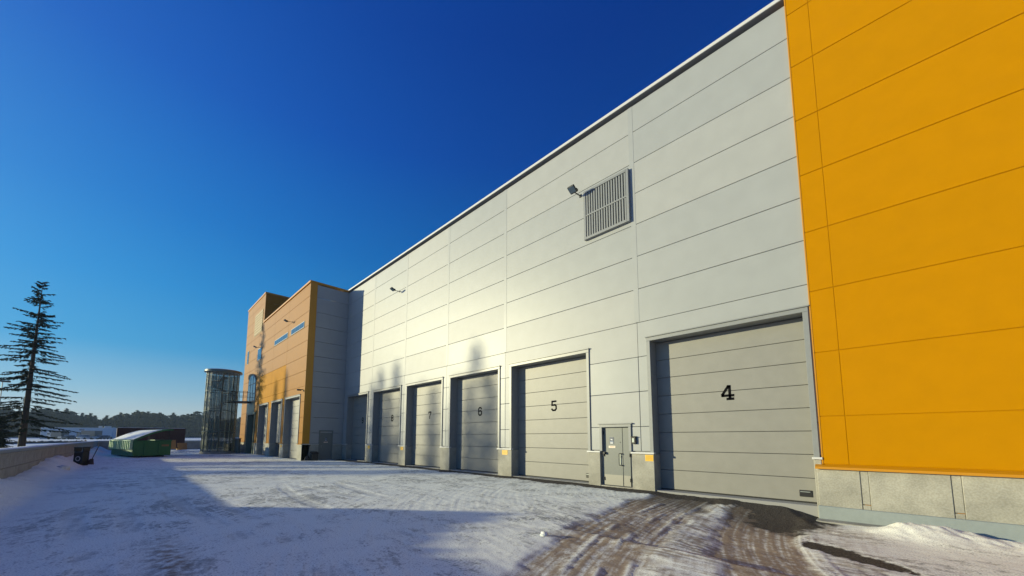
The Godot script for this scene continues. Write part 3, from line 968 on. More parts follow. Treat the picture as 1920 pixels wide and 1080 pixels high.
func arched_window(root: Node3D, x: float) -> void:
	var z0 := -51.22
	var z1 := -47.47
	var yb := 5.65
	var ys := 7.6
	var ht := 1.1
	var v := Node3D.new()
	v.name = "arched_window"
	root.add_child(v, true)
	v.position = Vector3(x, yb, 0.5 * (z0 + z1)) - origin_of(root)
	var c := origin_of(v)
	var zc := 0.5 * (z0 + z1)
	var hw := 0.5 * (z1 - z0)
	for spec in [["frame", M.frame, 0.0, -0.035, -0.006], ["pane", M.window, 0.12, -0.05, -0.04]]:
		var pts := PackedVector2Array()
		var inset: float = spec[2]
		pts.append(Vector2(zc - hw + inset, yb + inset))
		for i in 17:
			var a := PI - PI * i / 16.0
			pts.append(Vector2(zc + cos(a) * (hw - inset), ys + sin(a) * (ht - inset)))
		pts.append(Vector2(zc + hw - inset, yb + inset))
		var st := SurfaceTool.new()
		st.begin(Mesh.PRIMITIVE_TRIANGLES)
		var idx := Geometry2D.triangulate_polygon(pts)
		for k in range(0, idx.size(), 3):
			var q := []
			for j in 3:
				q.append(Vector3(x + spec[3], pts[idx[k + j]].y, pts[idx[k + j]].x) - c)
			tri(st, q[0], q[1], q[2], Vector3.LEFT)
		for i in pts.size():
			var p: Vector2 = pts[i]
			var p2: Vector2 = pts[(i + 1) % pts.size()]
			var e := p2 - p
			quad(st, Vector3(x + spec[3], p.y, p.x) - c, Vector3(x + spec[3], p2.y, p2.x) - c, Vector3(x + spec[4], p2.y, p2.x) - c, Vector3(x + spec[4], p.y, p.x) - c, Vector3(0, -e.x, e.y).normalized() * -1.0)
		put(v, spec[0], st.commit(), spec[1])
	for zz in [zc - 0.6, zc + 0.6]:
		wbox(v, "mullion", M.frame, Vector3(x - 0.07, yb + 0.1, zz - 0.03), Vector3(x - 0.052, 8.4, zz + 0.03), 0.005)
	wbox(v, "transom", M.frame, Vector3(x - 0.072, ys - 0.03, z0 + 0.12), Vector3(x - 0.053, ys + 0.03, z1 - 0.12), 0.005)

# ---------------------------------------------------------------- stair tower and bridge
func build_tower() -> void:
	var c := Vector3(6.75, 0, -51.6)
	var R := 1.45
	var t := thing("stair_tower", "round glazed steel stair tower with a flat round roof, before the orange building", "stair tower", c)
	var n := 18
	var tiers := [0.25, 2.4, 4.6, 6.75, 8.75]
	for k in n:
		var a := TAU * k / n
		var d := Vector3(cos(a), 0, sin(a))
		rod(t, "post", M.green_steel, d * R, d * R + Vector3(0, 8.85, 0), 0.035)
		var a2 := TAU * (k + 1) / n
		var d2 := Vector3(cos(a2), 0, sin(a2))
		for j in 16:
			var yr := 0.8 + j * 0.5
			rod(t, "mesh_rail", M.dark_metal, d * (R - 0.06) + Vector3(0, yr, 0), d2 * (R - 0.06) + Vector3(0, yr, 0), 0.016, -1.0, 5)
		for j in 4:
			rod(t, "ring_beam", M.green_steel, d * R + Vector3(0, tiers[j], 0), d2 * R + Vector3(0, tiers[j], 0), 0.035, -1.0, 6)
			var mid := (d + d2) * 0.5 * (R - 0.02)
			var p := lbox(t, "glass_pane", M.glass, mid + Vector3(0, 0.5 * (tiers[j] + tiers[j + 1]), 0), Vector3((d2 - d).length() * R - 0.12, tiers[j + 1] - tiers[j] - 0.08, 0.012))
			p.rotation.y = -0.5 * (a + a2) + PI / 2
	# central newel and winding steps
	rod(t, "newel", M.galvanised, Vector3.ZERO, Vector3(0, 8.7, 0), 0.09)
	for s in 46:
		var y := 0.12 + s * 0.185
		var a := s * TAU / 16.0
		var st := lbox(t, "step", M.dark_metal, Vector3(cos(a), 0, sin(a)) * 0.72 + Vector3(0, y, 0), Vector3(1.28, 0.04, 0.40))
		st.rotation.y = -a
		rod(st, "baluster", M.dark_metal, Vector3(0.62, 0, 0), Vector3(0.62, 1.0, 0), 0.015, -1.0, 5)
		if s > 0:
			var b := (s - 1) * TAU / 16.0
			rod(t, "handrail", M.dark_metal, Vector3(cos(b), 0, sin(b)) * 1.33 + Vector3(0, y + 0.815, 0), Vector3(cos(a), 0, sin(a)) * 1.33 + Vector3(0, y + 1.0, 0), 0.022, -1.0, 6)
	# landings
	for y in [5.62]:
		var cy := CylinderMesh.new()
		cy.top_radius = R - 0.1
		cy.bottom_radius = R - 0.1
		cy.height = 0.06
		var half := lbox(t, "landing", M.dark_metal, Vector3(0.65, y, 0.4), Vector3(1.2, 0.06, 1.6), 0.01)
		half.rotation.y = -0.75
	var roof := CylinderMesh.new()
	roof.top_radius = R + 0.22
	roof.bottom_radius = R + 0.26
	roof.height = 0.22
	roof.radial_segments = 40
	var rf := put(t, "roof", roof, M.green_steel, Vector3(0, 8.97, 0))
	var sn := CylinderMesh.new()
	sn.top_radius = R + 0.05
	sn.bottom_radius = R + 0.2
	sn.height = 0.06
	sn.radial_segments = 40
	put(rf, "roof_snow", sn, M.snow, Vector3(0, 0.14, 0))
	var base := CylinderMesh.new()
	base.top_radius = R + 0.08
	base.bottom_radius = R + 0.1
	base.height = 0.5
	base.radial_segments = 40
	put(t, "base_kerb", base, M.concrete, Vector3(0, 0.0, 0))

	# the bridge from tower to the arched door
	var a := Vector3(7.8, 5.66, -50.6)
	var b := Vector3(9.02, 5.66, -49.4)
	var d := (b - a).normalized()
	var side := d.cross(Vector3.UP)
	var br := thing("foot_bridge", "short steel foot bridge with bar railings between stair tower and arched window", "bridge", Vector3(0.5 * (a.x + b.x), 5.6, 0.5 * (a.z + b.z)))
	var o := br.position
	var deck := lbox(br, "deck", M.dark_metal, Vector3(0, 0.02, 0), Vector3((b - a).length(), 0.16, 1.3), 0.01)
	deck.rotation.y = atan2(-d.z, d.x)
	for sg in [-0.62, 0.62]:
		for i in 5:
			var p: Vector3 = a.lerp(b, i / 4.0) + side * sg - o
			rod(br, "rail_post", M.dark_metal, p, p + Vector3(0, 1.12, 0), 0.022, -1.0, 6)
		for y in [0.6, 1.12]:
			rod(br, "rail", M.dark_metal, a + side * sg + Vector3(0, y, 0) - o, b + side * sg + Vector3(0, y, 0) - o, 0.022, -1.0, 6)

# ---------------------------------------------------------------- fittings
func floodlight(x: float, y: float, z: float, label: String, group: String, scale_by := 1.0) -> void:
	var f := thing("floodlight", label, "floodlight", Vector3(x, y, z), 0.0, group)
	lbox(f, "wall_plate", M.dark_metal, Vector3(-0.016, 0, 0), Vector3(0.03, 0.16, 0.12), 0.006)
	rod(f, "arm", M.dark_metal, Vector3(-0.032, 0.0, 0), Vector3(-0.50, -0.06, 0), 0.028)
	var yoke := lbox(f, "yoke", M.dark_metal, Vector3(-0.53, -0.06, 0), Vector3(0.05, 0.06, 0.40), 0.008)
	lbox(yoke, "yoke_arm", M.dark_metal, Vector3(-0.06, 0.05, 0.2), Vector3(0.14, 0.05, 0.02), 0.004)
	lbox(yoke, "yoke_arm", M.dark_metal, Vector3(-0.06, 0.05, -0.2), Vector3(0.14, 0.05, 0.02), 0.004)
	var head := lbox(f, "lamp_head", M.dark_metal, Vector3(-0.72, 0.0, 0), Vector3(0.36, 0.09, 0.38), 0.015)
	head.rotation.z = deg_to_rad(-28.0)
	for i in 6:
		lbox(head, "cooling_fin", M.dark_metal, Vector3(0.0, 0.06, -0.15 + i * 0.06), Vector3(0.26, 0.03, 0.012))
	lbox(head, "lens", M.window, Vector3(0, -0.047, 0), Vector3(0.30, 0.006, 0.32))
	f.scale = Vector3.ONE * scale_by

func sign_print(kind: String) -> StandardMaterial3D:
	var im := Image.create(96, 128, false, Image.FORMAT_RGB8)
	var rng := RandomNumberGenerator.new()
	rng.seed = 5
	if kind == "yellow":
		im.fill(lin(0.72, 0.42, 0.01))
		for r in 7:
			var xx := 10
			while xx < 84:
				var ww := rng.randi_range(5, 14)
				im.fill_rect(Rect2i(xx, 14 + r * 15, ww, 5 if r != 3 else 7), lin(0.22, 0.12, 0.01))
				xx += ww + 4
		im.fill_rect(Rect2i(58, 58, 30, 34), lin(0.75, 0.30, 0.02))
	elif kind == "blue":
		im.fill(lin(0.06, 0.075, 0.12))
		var white := lin(0.7, 0.72, 0.76)
		for j in 34:      # slanting camera body with a short mount
			for i in 60:
				var u := i - 30
				var v := j - 17 - int(0.25 * u)
				if abs(v) < 8 and u > -22 and u < 18:
					im.set_pixel(18 + i, 26 + j, white)
				if u > 10 and u < 16 and v > 6 and v < 16:
					im.set_pixel(18 + i, 26 + j, white)
		im.fill_rect(Rect2i(12, 74, 72, 12), lin(0.22, 0.28, 0.40))
		im.fill_rect(Rect2i(16, 96, 64, 18), white)
	else:
		im.fill(lin(0.74, 0.62, 0.52))
		im.fill_rect(Rect2i(20, 40, 62, 40), lin(0.55, 0.20, 0.10))
		for k in 8:
			im.fill_rect(Rect2i(24 + k * 7, 52, 3, 16), lin(0.74, 0.62, 0.52))
	im.generate_mipmaps()
	var m := mat(Color.WHITE, 0.45)
	m.albedo_texture = ImageTexture.create_from_image(im)
	return m

# flat plate on a wall facing -x (turn -90) or +z (turn 0)
func plate_sign(called: String, label: String, kind: String, at: Vector3, w: float, h: float, turn: float, group := "") -> void:
	var s := thing(called, label, "sign", at, turn, group)
	lbox(s, "plate", M.white_trim, Vector3(0, 0, 0.003), Vector3(w, h, 0.005))
	var q := QuadMesh.new()
	q.size = Vector2(w - 0.006, h - 0.006)
	put(s, "print", q, M["print_" + kind], Vector3(0, 0, 0.0085))

func build_fittings() -> void:
	for k in ["yellow", "blue", "strip"]:
		M["print_" + k] = sign_print(k)
	floodlight(WALL_X - 0.001, 11.42, -7.9, "black floodlight on a short arm beside the louvre of the white wall", "floodlights on the facades", 0.8)
	floodlight(WALL_X - 0.001, 11.55, -22.4, "black floodlight high on the white wall above doors 7 and 8", "floodlights on the facades", 0.75)
	floodlight(ORANGE_X - 0.001, 11.62, -35.3, "black floodlight on the orange facade above its window strips", "floodlights on the facades", 0.75)
	floodlight(ORANGE_X - 0.001, 11.3, -46.5, "black floodlight on the orange facade below the raised stair head", "floodlights on the facades", 0.75)
	var xs := WALL_X - 0.031
	var t := -PI / 2
	plate_sign("notice_sign", "yellow notice plate on the concrete pier left of door 4", "yellow", Vector3(xs, 1.04, -5.42), 0.28, 0.21, t, "yellow notices on the plinths")
	plate_sign("notice_sign", "yellow notice plate on the concrete pier between doors five and six", "yellow", Vector3(xs, 1.04, -12.2), 0.36, 0.21, t, "yellow notices on the plinths")
	plate_sign("notice_sign", "yellow notice plate on the concrete pier between doors seven and eight", "yellow", Vector3(xs, 1.04, -21.45), 0.34, 0.21, t, "yellow notices on the plinths")
	plate_sign("notice_sign", "yellow notice plate on the concrete pier between doors eight and nine", "yellow", Vector3(xs, 1.04, -26.1), 0.34, 0.21, t, "yellow notices on the plinths")
	plate_sign("notice_sign", "yellow notice plate on the plinth of the orange building beside door ten", "yellow", Vector3(ORANGE_X - 0.021, 1.0, -36.4), 0.4, 0.21, t, "yellow notices on the plinths")
	var xd := WALL_X + 0.0598
	plate_sign("camera_sign", "dark blue pictogram sign on the grey personnel door by door 4", "blue", Vector3(xd, 1.60, -6.83), 0.17, 0.26, t)
	plate_sign("warning_strip", "pale strip sign with red print under the blue sign on the grey door", "strip", Vector3(xd, 1.38, -6.82), 0.27, 0.08, t)
	plate_sign("door_sign", "small pale strip sign on the dark personnel door of the shaded wall", "strip", Vector3(10.75, 1.36, -31.0 - 0.0098), 0.3, 0.07, 0.0)
	plate_sign("door_sign", "dark blue pictogram sign on the dark personnel door of the shaded wall", "blue", Vector3(10.75, 1.60, -31.0 - 0.0098), 0.17, 0.26, 0.0)
	var cr := thing("card_reader", "black card reader box on the white wall beside the grey personnel door", "card reader", Vector3(WALL_X - 0.001, 1.62, -5.93))
	lbox(cr, "housing", M.black, Vector3(-0.045, 0, 0), Vector3(0.085, 0.24, 0.15), 0.012)
	lbox(cr, "keypad", M.steel, Vector3(-0.09, 0.0, -0.01), Vector3(0.008, 0.14, 0.07), 0.002)
	lbox(cr, "hood", M.black, Vector3(-0.065, 0.128, 0), Vector3(0.13, 0.014, 0.17), 0.004)
	var cc := thing("wall_camera", "small dark camera on the orange facade above door 10", "camera", Vector3(ORANGE_X - 0.001, 5.42, -31.5))
	rod(cc, "bracket", M.dark_metal, Vector3(0, 0, 0), Vector3(-0.16, -0.02, 0), 0.03)
	var hb := lbox(cc, "housing", M.dark_metal, Vector3(-0.26, -0.05, 0), Vector3(0.3, 0.12, 0.12), 0.02)
	lbox(hb, "lens", M.window, Vector3(-0.155, -0.01, 0), Vector3(0.01, 0.07, 0.07))

# ---------------------------------------------------------------- boundary wall
func build_boundary() -> void:
	var w := thing("boundary_wall", "low grey concrete block wall with a snowy coping along the yard edge", "wall", Vector3(-3.06, 0, -30))
	var rng := RandomNumberGenerator.new()
	rng.seed = 11
	var z := 8.0
	var top := 1.17
	var k := 0
	while z > -75.0:
		var l := 2.38
		for c in 3:
			var off := 1.19 if c % 2 == 1 else 0.0
			var jit := rng.randf_range(-0.008, 0.008)
			var y0 := -0.5 + c * 0.557
			wbox(w, "block", M.concrete, Vector3(-3.06 + jit, y0 + 0.006, z + off - l + 0.012), Vector3(-3.36, y0 + 0.549, z + off - 0.012), 0.014)
		z -= l
		k += 1
	wbox(w, "core", M.core, Vector3(-3.1, -0.5, 8.0), Vector3(-3.34, top - 0.02, -75.0))
	var zc := 8.0
	while zc > -75.0:
		wbox(w, "coping", M.grey_board, Vector3(-3.0, top + 0.002, zc - 3.985), Vector3(-3.42, top + 0.12, zc), 0.012)
		zc -= 4.0
	# snow lying on the coping, uneven
	put(w, "coping_snow", snow_strip(83.0, 0.40, 0.035, 41), M.snow, Vector3(-3.21, top + 0.12, -33.5) - w.position)
	var f := thing("boundary_wall", "shaded concrete block wall across the far end of the yard, behind the containers", "wall", Vector3(4, 0, -75.3))
	var x := -3.36
	while x < 9.2:
		for c in 3:
			var off2 := 1.19 if c % 2 == 1 else 0.0
			var y0 := -0.5 + c * 0.557
			wbox(f, "block", M.concrete, Vector3(x + off2 + 0.012, y0 + 0.006, -75.14 + rng.randf_range(-0.008, 0.008)), Vector3(x + off2 + 2.368, y0 + 0.549, -75.44), 0.014)
		x += 2.38
	wbox(f, "core", M.core, Vector3(-3.3, -0.5, -75.18), Vector3(9.6, top - 0.02, -75.40))
	wbox(f, "coping", M.grey_board, Vector3(-3.42, top + 0.002, -75.08), Vector3(9.7, top + 0.12, -75.5), 0.012)
	var s2 := put(f, "coping_snow", snow_strip(13.0, 0.40, 0.035, 42), M.snow, Vector3(3.2, top + 0.12, -75.29) - f.position)
	s2.rotation.y = PI / 2

func snow_strip(length: float, width: float, thick: float, sd: int) -> ArrayMesh:
	var n := noise(0.8, 3, sd)
	var steps := int(length / 0.35)
	var vs := PackedVector3Array()
	var ns := PackedVector3Array()
	var ix := PackedInt32Array()
	var prof := 7
	for i in steps + 1:
		var z := -length / 2 + length * i / steps
		var e := 1.0 + 0.35 * n.get_noise_1d(z * 2.0)
		for j in prof:
			var t := float(j) / (prof - 1) * 2.0 - 1.0
			var wv := 0.5 * width * (1.0 + 0.06 * n.get_noise_2d(z * 3.0, sign(t) * 9.0))
			var y: float = -0.004 + (thick * e + 0.012 * n.get_noise_2d(z * 4.0, t * 2.0)) * sqrt(max(0.0, 1.0 - pow(abs(t), 5.0)))
			vs.append(Vector3(t * wv, y, z))
			ns.append(Vector3(t * abs(t) * 0.8, 1.0, 0).normalized())
	for i in steps:
		for j in prof - 1:
			var a := i * prof + j
			ix.append_array([a, a + 1, a + prof, a + 1, a + prof + 1, a + prof])
	return arrays(vs, ns, PackedVector2Array(), ix)

# ---------------------------------------------------------------- yard objects
func build_yard_objects() -> void:
	# green roll-off container, lid hinged on its ribbed side and propped open
	var gc := thing("waste_container", "green ribbed waste container with its long snow-covered lid propped open", "container", Vector3(0.19, 0.02, -46.2), 0.0)
	# own axes: x along the front (0..2.6), z back along the ribbed side (0..-6.2)
	gc.rotation.y = deg_to_rad(13.0)
	var H := 1.42
	var W := 2.55
	var L := 6.2
	lbox(gc, "floor", M.green, Vector3(W / 2, 0.16, -L / 2), Vector3(W, 0.12, L), 0.02)
	lbox(gc, "front_panel", M.green, Vector3(W / 2, H / 2 + 0.1, -0.03), Vector3(W, H - 0.2, 0.06), 0.02)
	lbox(gc, "rear_panel", M.green, Vector3(W / 2, H / 2 + 0.1, -L + 0.03), Vector3(W, H - 0.2, 0.06), 0.02)
	lbox(gc, "side_panel", M.green, Vector3(0.03, H / 2 + 0.1, -L / 2), Vector3(0.06, H - 0.2, L - 0.13), 0.02)
	lbox(gc, "side_panel", M.green, Vector3(W - 0.03, H / 2 + 0.1, -L / 2), Vector3(0.06, H - 0.2, L - 0.13), 0.02)
	for i in 13:
		var zz := -0.12 - i * (L - 0.24) / 12.0
		lbox(gc, "rib", M.green_sunlit, Vector3(-0.10, H - 0.38, zz), Vector3(0.198, 0.76, 0.15), 0.02)
	lbox(gc, "top_rail", M.green_sunlit, Vector3(-0.06, H + 0.045, -L / 2), Vector3(0.28, 0.09, L), 0.02)
	lbox(gc, "top_rail", M.green, Vector3(W - 0.02, H + 0.04, -L / 2), Vector3(0.12, 0.09, L), 0.02)
	for xx in [0.75, 1.72]:
		lbox(gc, "front_post", M.green, Vector3(xx, H / 2 + 0.08, 0.045), Vector3(0.12, H - 0.2, 0.085), 0.02)
	lbox(gc, "front_rail", M.green, Vector3(W / 2, H - 0.02, 0.03), Vector3(W, 0.1, 0.1), 0.02)
	lbox(gc, "plate", M.wood, Vector3(W - 0.42, H - 0.42, 0.006), Vector3(0.5, 0.16, 0.012))
	for xx in [0.5, 2.05]:
		lbox(gc, "skid", M.dark_metal, Vector3(xx, 0.05, -L / 2), Vector3(0.12, 0.12, L), 0.02)
	# the bowed lid: swept from the hinge rail up over the box
	var st := SurfaceTool.new()
	st.begin(Mesh.PRIMITIVE_TRIANGLES)
	var sn := SurfaceTool.new()
	sn.begin(Mesh.PRIMITIVE_TRIANGLES)
	var seg := 10
	for i in seg:
		var p := lid_point(float(i) / seg)
		var q := lid_point(float(i + 1) / seg)
		var e := (q - p).normalized()
		var nn := Vector3(-e.y, e.x, 0)
		for s in [0.0, -0.05]:
			quad(st, p + nn * s, q + nn * s, q + nn * s + Vector3(0, 0, -L), p + nn * s + Vector3(0, 0, -L), nn * (1.0 if s == 0.0 else -1.0))
		for zz in [0.0, -L]:
			quad(st, p + Vector3(0, 0, zz), q + Vector3(0, 0, zz), q - nn * 0.14 + Vector3(0, 0, zz), p - nn * 0.14 + Vector3(0, 0, zz), Vector3(0, 0, 1 if zz == 0.0 else -1))
		if i < seg - 3:
			var up := nn * 0.035
			quad(sn, p + up + Vector3(0, 0, -0.06), q + up + Vector3(0, 0, -0.06), q + up + Vector3(0, 0, -L + 0.06), p + up + Vector3(0, 0, -L + 0.06), nn)
			quad(sn, p + Vector3(0, 0, -0.04), q + Vector3(0, 0, -0.04), q + up + Vector3(0, 0, -0.06), p + up + Vector3(0, 0, -0.06), Vector3(0, 0.3, 1).normalized())
	var lid := put(gc, "lid", st.commit(), M.green)
	put(lid, "lid_snow", sn.commit(), M.snow)
	for zz in [-0.5, -L + 0.5]:
		var top := lid_point(0.93)
		rod(gc, "lid_prop", M.dark_metal, Vector3(W - 0.05, H, zz), Vector3(top.x, top.y - 0.05, zz), 0.03)

	# dark red shipping container behind it
	var a := Vector3(-1.2, 0.3, -65.0)
	var b := Vector3(5.0, 0.3, -65.2)
	var rc := thing("shipping_container", "long dark red shipping container with snow on its roof", "container", a)
	rc.rotation.y = atan2(-(b - a).z, (b - a).x)
	var rl := (b - a).length()
	lbox(rc, "box", M.rust_red, Vector3(rl / 2, 1.3, -1.2), Vector3(rl, 2.5, 2.4), 0.02)
	var nrib := 26
	for i in nrib:
		lbox(rc, "corrugation", M.rust_red, Vector3(0.2 + (rl - 0.4) * (i + 0.5) / nrib, 1.3, 0.02), Vector3(0.16, 2.2, 0.04), 0.012)
	for xx in [0.06, rl - 0.06]:
		lbox(rc, "corner_post", M.rust_red, Vector3(xx, 1.3, -0.03), Vector3(0.14, 2.6, 0.16), 0.01)
	lbox(rc, "top_rail", M.rust_red, Vector3(rl / 2, 2.56, 0.0), Vector3(rl, 0.12, 0.1), 0.01)
	lbox(rc, "roof_snow", M.snow, Vector3(rl / 2, 2.62, -1.2), Vector3(rl - 0.1, 0.08, 2.3), 0.03)
	for xx in [0.4, rl / 2, rl - 0.4]:
		lbox(rc, "sleeper", M.wood, Vector3(xx, -0.1, -1.2), Vector3(0.25, 0.3, 2.5), 0.02)

	# pallets standing on edge beside the containers
	var pp := thing("wooden_pallet", "wooden pallet standing on edge beside the green container", "pallet", Vector3(3.35, 0.42, -58.7), deg_to_rad(40.0))
	pallet(pp, 1.2, 1.05)
	pp.rotation.x = deg_to_rad(-8.0)
	var p2 := thing("wooden_pallet", "lower grey pallet leaning beside the upright wooden pallet", "pallet", Vector3(4.45, 0.30, -59.6), deg_to_rad(40.0))
	pallet(p2, 1.1, 0.8)
	p2.rotation.x = deg_to_rad(-10.0)

	# litter bin by the wall, dug into the bank
	var lb := thing("litter_bin", "black litter bin with an open hood and a round white emblem", "litter bin", Vector3(-2.05, 0.02, -35.1), deg_to_rad(-46.0))
	lbox(lb, "body", M.black, Vector3(0.02, 0.42, 0), Vector3(0.56, 0.84, 0.42), 0.04)
	for sx in [-0.255, 0.255]:
		lbox(lb, "hood_post", M.black, Vector3(sx + 0.02, 0.97, 0), Vector3(0.08, 0.26, 0.38), 0.015)
	lbox(lb, "hood", M.black, Vector3(0.02, 1.115, 0), Vector3(0.62, 0.05, 0.46), 0.02)
	var em := CylinderMesh.new()
	em.top_radius = 0.15
	em.bottom_radius = 0.15
	em.height = 0.008
	em.radial_segments = 28
	var e1 := put(lb, "emblem", em, M.white_trim, Vector3(0.06, 0.42, 0.214))
	e1.rotation.x = PI / 2
	var em2 := CylinderMesh.new()
	em2.top_radius = 0.10
	em2.bottom_radius = 0.10
	em2.height = 0.008
	em2.radial_segments = 24
	put(e1, "emblem_centre", em2, M.dark_metal, Vector3(0, 0.005, 0))

	# snow scoop stuck in the snow
	var sh := thing("snow_shovel", "brown snow shovel with a dark handle stuck in the snow by the bin", "shovel", Vector3(-1.62, 0.08, -34.9), deg_to_rad(-46.0))
	shovel(sh, M.brown)
	var s2 := thing("snow_shovel", "black snow shovel leaning at the yellow corner of the shaded wall", "shovel", Vector3(9.4, 0.0, -30.75), 0.0)
	shovel(s2, M.black)
	var gb := thing("grit_bin", "dark grit bin with sloping lid against the shaded wall", "grit bin", Vector3(9.85, 0.0, -30.68))
	lbox(gb, "bin", M.dark_metal, Vector3(0, 0.24, 0), Vector3(0.48, 0.50, 0.36), 0.03)
	var gl := lbox(gb, "lid", M.black, Vector3(0, 0.58, 0.0), Vector3(0.54, 0.1, 0.42), 0.04)
	gl.rotation.x = deg_to_rad(14.0)

	# low cabinets in the dark corner at the foot of the orange building
	var uc := thing("utility_cabinet", "grey utility cabinet beside the foot of the stair tower", "cabinet", Vector3(8.3, 0, -51.2), deg_to_rad(-45.0))
	lbox(uc, "case", M.galvanised, Vector3(0, 0.85, 0), Vector3(0.7, 1.5, 0.4), 0.02)
	lbox(uc, "lid", M.dark_metal, Vector3(0, 1.63, 0), Vector3(0.78, 0.06, 0.48), 0.015)
	lbox(uc, "plinth", M.concrete, Vector3(0, 0.04, 0), Vector3(0.74, 0.12, 0.44), 0.01)
	for k in 2:
		var wb := thing("waste_bin", ["black wheeled waste bin standing nearer the end of the orange building", "black wheeled waste bin standing nearer the dark goods portal"][k], "waste bin", Vector3(8.1 - k * 0.1, 0, -53.4 + k * 1.1), deg_to_rad(-70.0), "waste bins below the foot bridge")
		lbox(wb, "body", M.black, Vector3(0, 0.55, 0), Vector3(0.95, 0.95, 0.75), 0.05)
		var ll := lbox(wb, "lid", M.dark_metal, Vector3(0, 1.06, 0), Vector3(1.02, 0.09, 0.82), 0.03)
		ll.rotation.x = deg_to_rad(4.0)
		for sx in [-0.38, 0.38]:
			var wh := CylinderMesh.new()
			wh.top_radius = 0.09
			wh.bottom_radius = 0.09
			wh.height = 0.05
			var wo := put(wb, "wheel", wh, M.rubber, Vector3(sx, 0.09, 0.25))
			wo.rotation.z = PI / 2

	# lumps of thrown-up snow in the yard
	var rng := RandomNumberGenerator.new()
	rng.seed = 77
	for k in [[5.2, -4.3, 0.065, "loose lump of snow beside the brown slush lanes"], [-2.3, -29.5, 0.16, "rounded lump of snow on the bank along the boundary wall"]]:
		yard(k[0], k[1])
		var cl := MeshInstance3D.new()
		cl.name = numbered("snow_lump")
		cl.mesh = lump(k[2], rng.randi())
		cl.material_override = M.snow
		add_child(cl)
		cl.position = Vector3(k[0], g_h, k[1])
		tag(cl, k[3], "snow lump", "snow lumps on the yard")

func lid_point(t: float) -> Vector3:
	return Vector3(0.0 + 2.62 * t, 1.52 + 0.98 * sin(t * PI * 0.5) , 0.0)

func lump(r: float, sd: int) -> ArrayMesh:
	var n := noise(1.1, 3, sd % 10000)
	var st := SurfaceTool.new()
	st.begin(Mesh.PRIMITIVE_TRIANGLES)
	var rings := 7
	var seg := 12
	var pts := []
	for j in rings + 1:
		var a := PI * j / rings
		for i in seg:
			var b := TAU * i / seg
			var d := Vector3(sin(a) * cos(b), cos(a), sin(a) * sin(b))
			pts.append(d * r * (1.0 + 0.9 * n.get_noise_3dv(d * 1.6)) * Vector3(1.4, 0.8, 1.0))
	for j in rings:
		for i in seg:
			var p: Vector3 = pts[j * seg + i]
			var q: Vector3 = pts[j * seg + (i + 1) % seg]
			var p2: Vector3 = pts[(j + 1) * seg + i]
			var q2: Vector3 = pts[(j + 1) * seg + (i + 1) % seg]
			var nn := (p + q + p2 + q2).normalized()
			quad(st, p, q, q2, p2, nn)
	return st.commit()

func pallet(p: Node3D, w: float, h: float) -> void:
	var n := 6
	for i in n:
		lbox(p, "board", M.wood, Vector3(-w / 2 + w * (i + 0.5) / n, h / 2, 0.07), Vector3(w / n * 0.66, h, 0.022), 0.003)
		lbox(p, "board", M.wood, Vector3(-w / 2 + w * (i + 0.5) / n, h / 2, -0.07), Vector3(w / n * 0.66, h, 0.022), 0.003)
	for y in [0.06, 0.5, 0.94]:
		lbox(p, "bearer", M.wood, Vector3(0, h * y, 0), Vector3(w, 0.09, 0.115), 0.004)

func shovel(s: Node3D, blade_mat: Material) -> void:
	var blade := CylinderMesh.new()
	blade.top_radius = 0.11
	blade.bottom_radius = 0.24
	blade.height = 0.34
	blade.radial_segments = 14
	var bl := put(s, "blade", blade, blade_mat, Vector3(0, 0.16, 0))
	bl.scale = Vector3(1.0, 1.0, 0.32)
	bl.rotation.x = deg_to_rad(-12.0)
	rod(s, "handle", M.dark_metal, Vector3(0.02, 0.3, -0.03), Vector3(0.17, 1.12, -0.2), 0.022)
	rod(s, "grip", M.dark_metal, Vector3(0.11, 1.12, -0.21), Vector3(0.24, 1.14, -0.2), 0.022)

# ---------------------------------------------------------------- trees
func spruce_meshes(height: float, radius: float, sd: int, whorl_gap: float, first: float, density: float) -> Array:
	var rng := RandomNumberGenerator.new()
	rng.seed = sd
	var tr := SurfaceTool.new()
	tr.begin(Mesh.PRIMITIVE_TRIANGLES)
	var cr := SurfaceTool.new()
	cr.begin(Mesh.PRIMITIVE_TRIANGLES)
	var base_r := 0.014 * height
	tube(tr, Vector3(0, -0.3, 0), Vector3(0.0, height * 0.5, 0.03), base_r * 1.1, base_r * 0.62, 9)
	tube(tr, Vector3(0.0, height * 0.5, 0.03), Vector3(0, height, 0), base_r * 0.62, 0.015, 8)
	var y := height * first
	while y < height - 0.15:
		var t := y / height
		var reach: float = radius * pow(1.0 - t, 0.72) * (0.55 + 0.45 * smooth(0.0, 0.25, t)) + 0.15
		var nb := int(rng.randi_range(4, 6) * (1.0 if t < 0.9 else 0.7))
		var yaw := rng.randf() * TAU
		for b in nb:
			if rng.randf() > density:
				continue
			var az := yaw + TAU * b / nb + rng.randf_range(-0.3, 0.3)
			var len: float = reach * rng.randf_range(0.55, 1.12)
			var rise := lerpf(-0.05, 0.45, smooth(0.5, 1.0, t))
			var sag := lerpf(0.24, 0.06, t) * rng.randf_range(0.3, 1.5)
			branch(tr, cr, rng, Vector3(0, y + rng.randf_range(-0.12, 0.12), 0), az, len, rise, sag, t)
		y += whorl_gap * rng.randf_range(0.75, 1.25) * lerpf(1.0, 0.55, t)
	return [tr.commit(), cr.commit()]

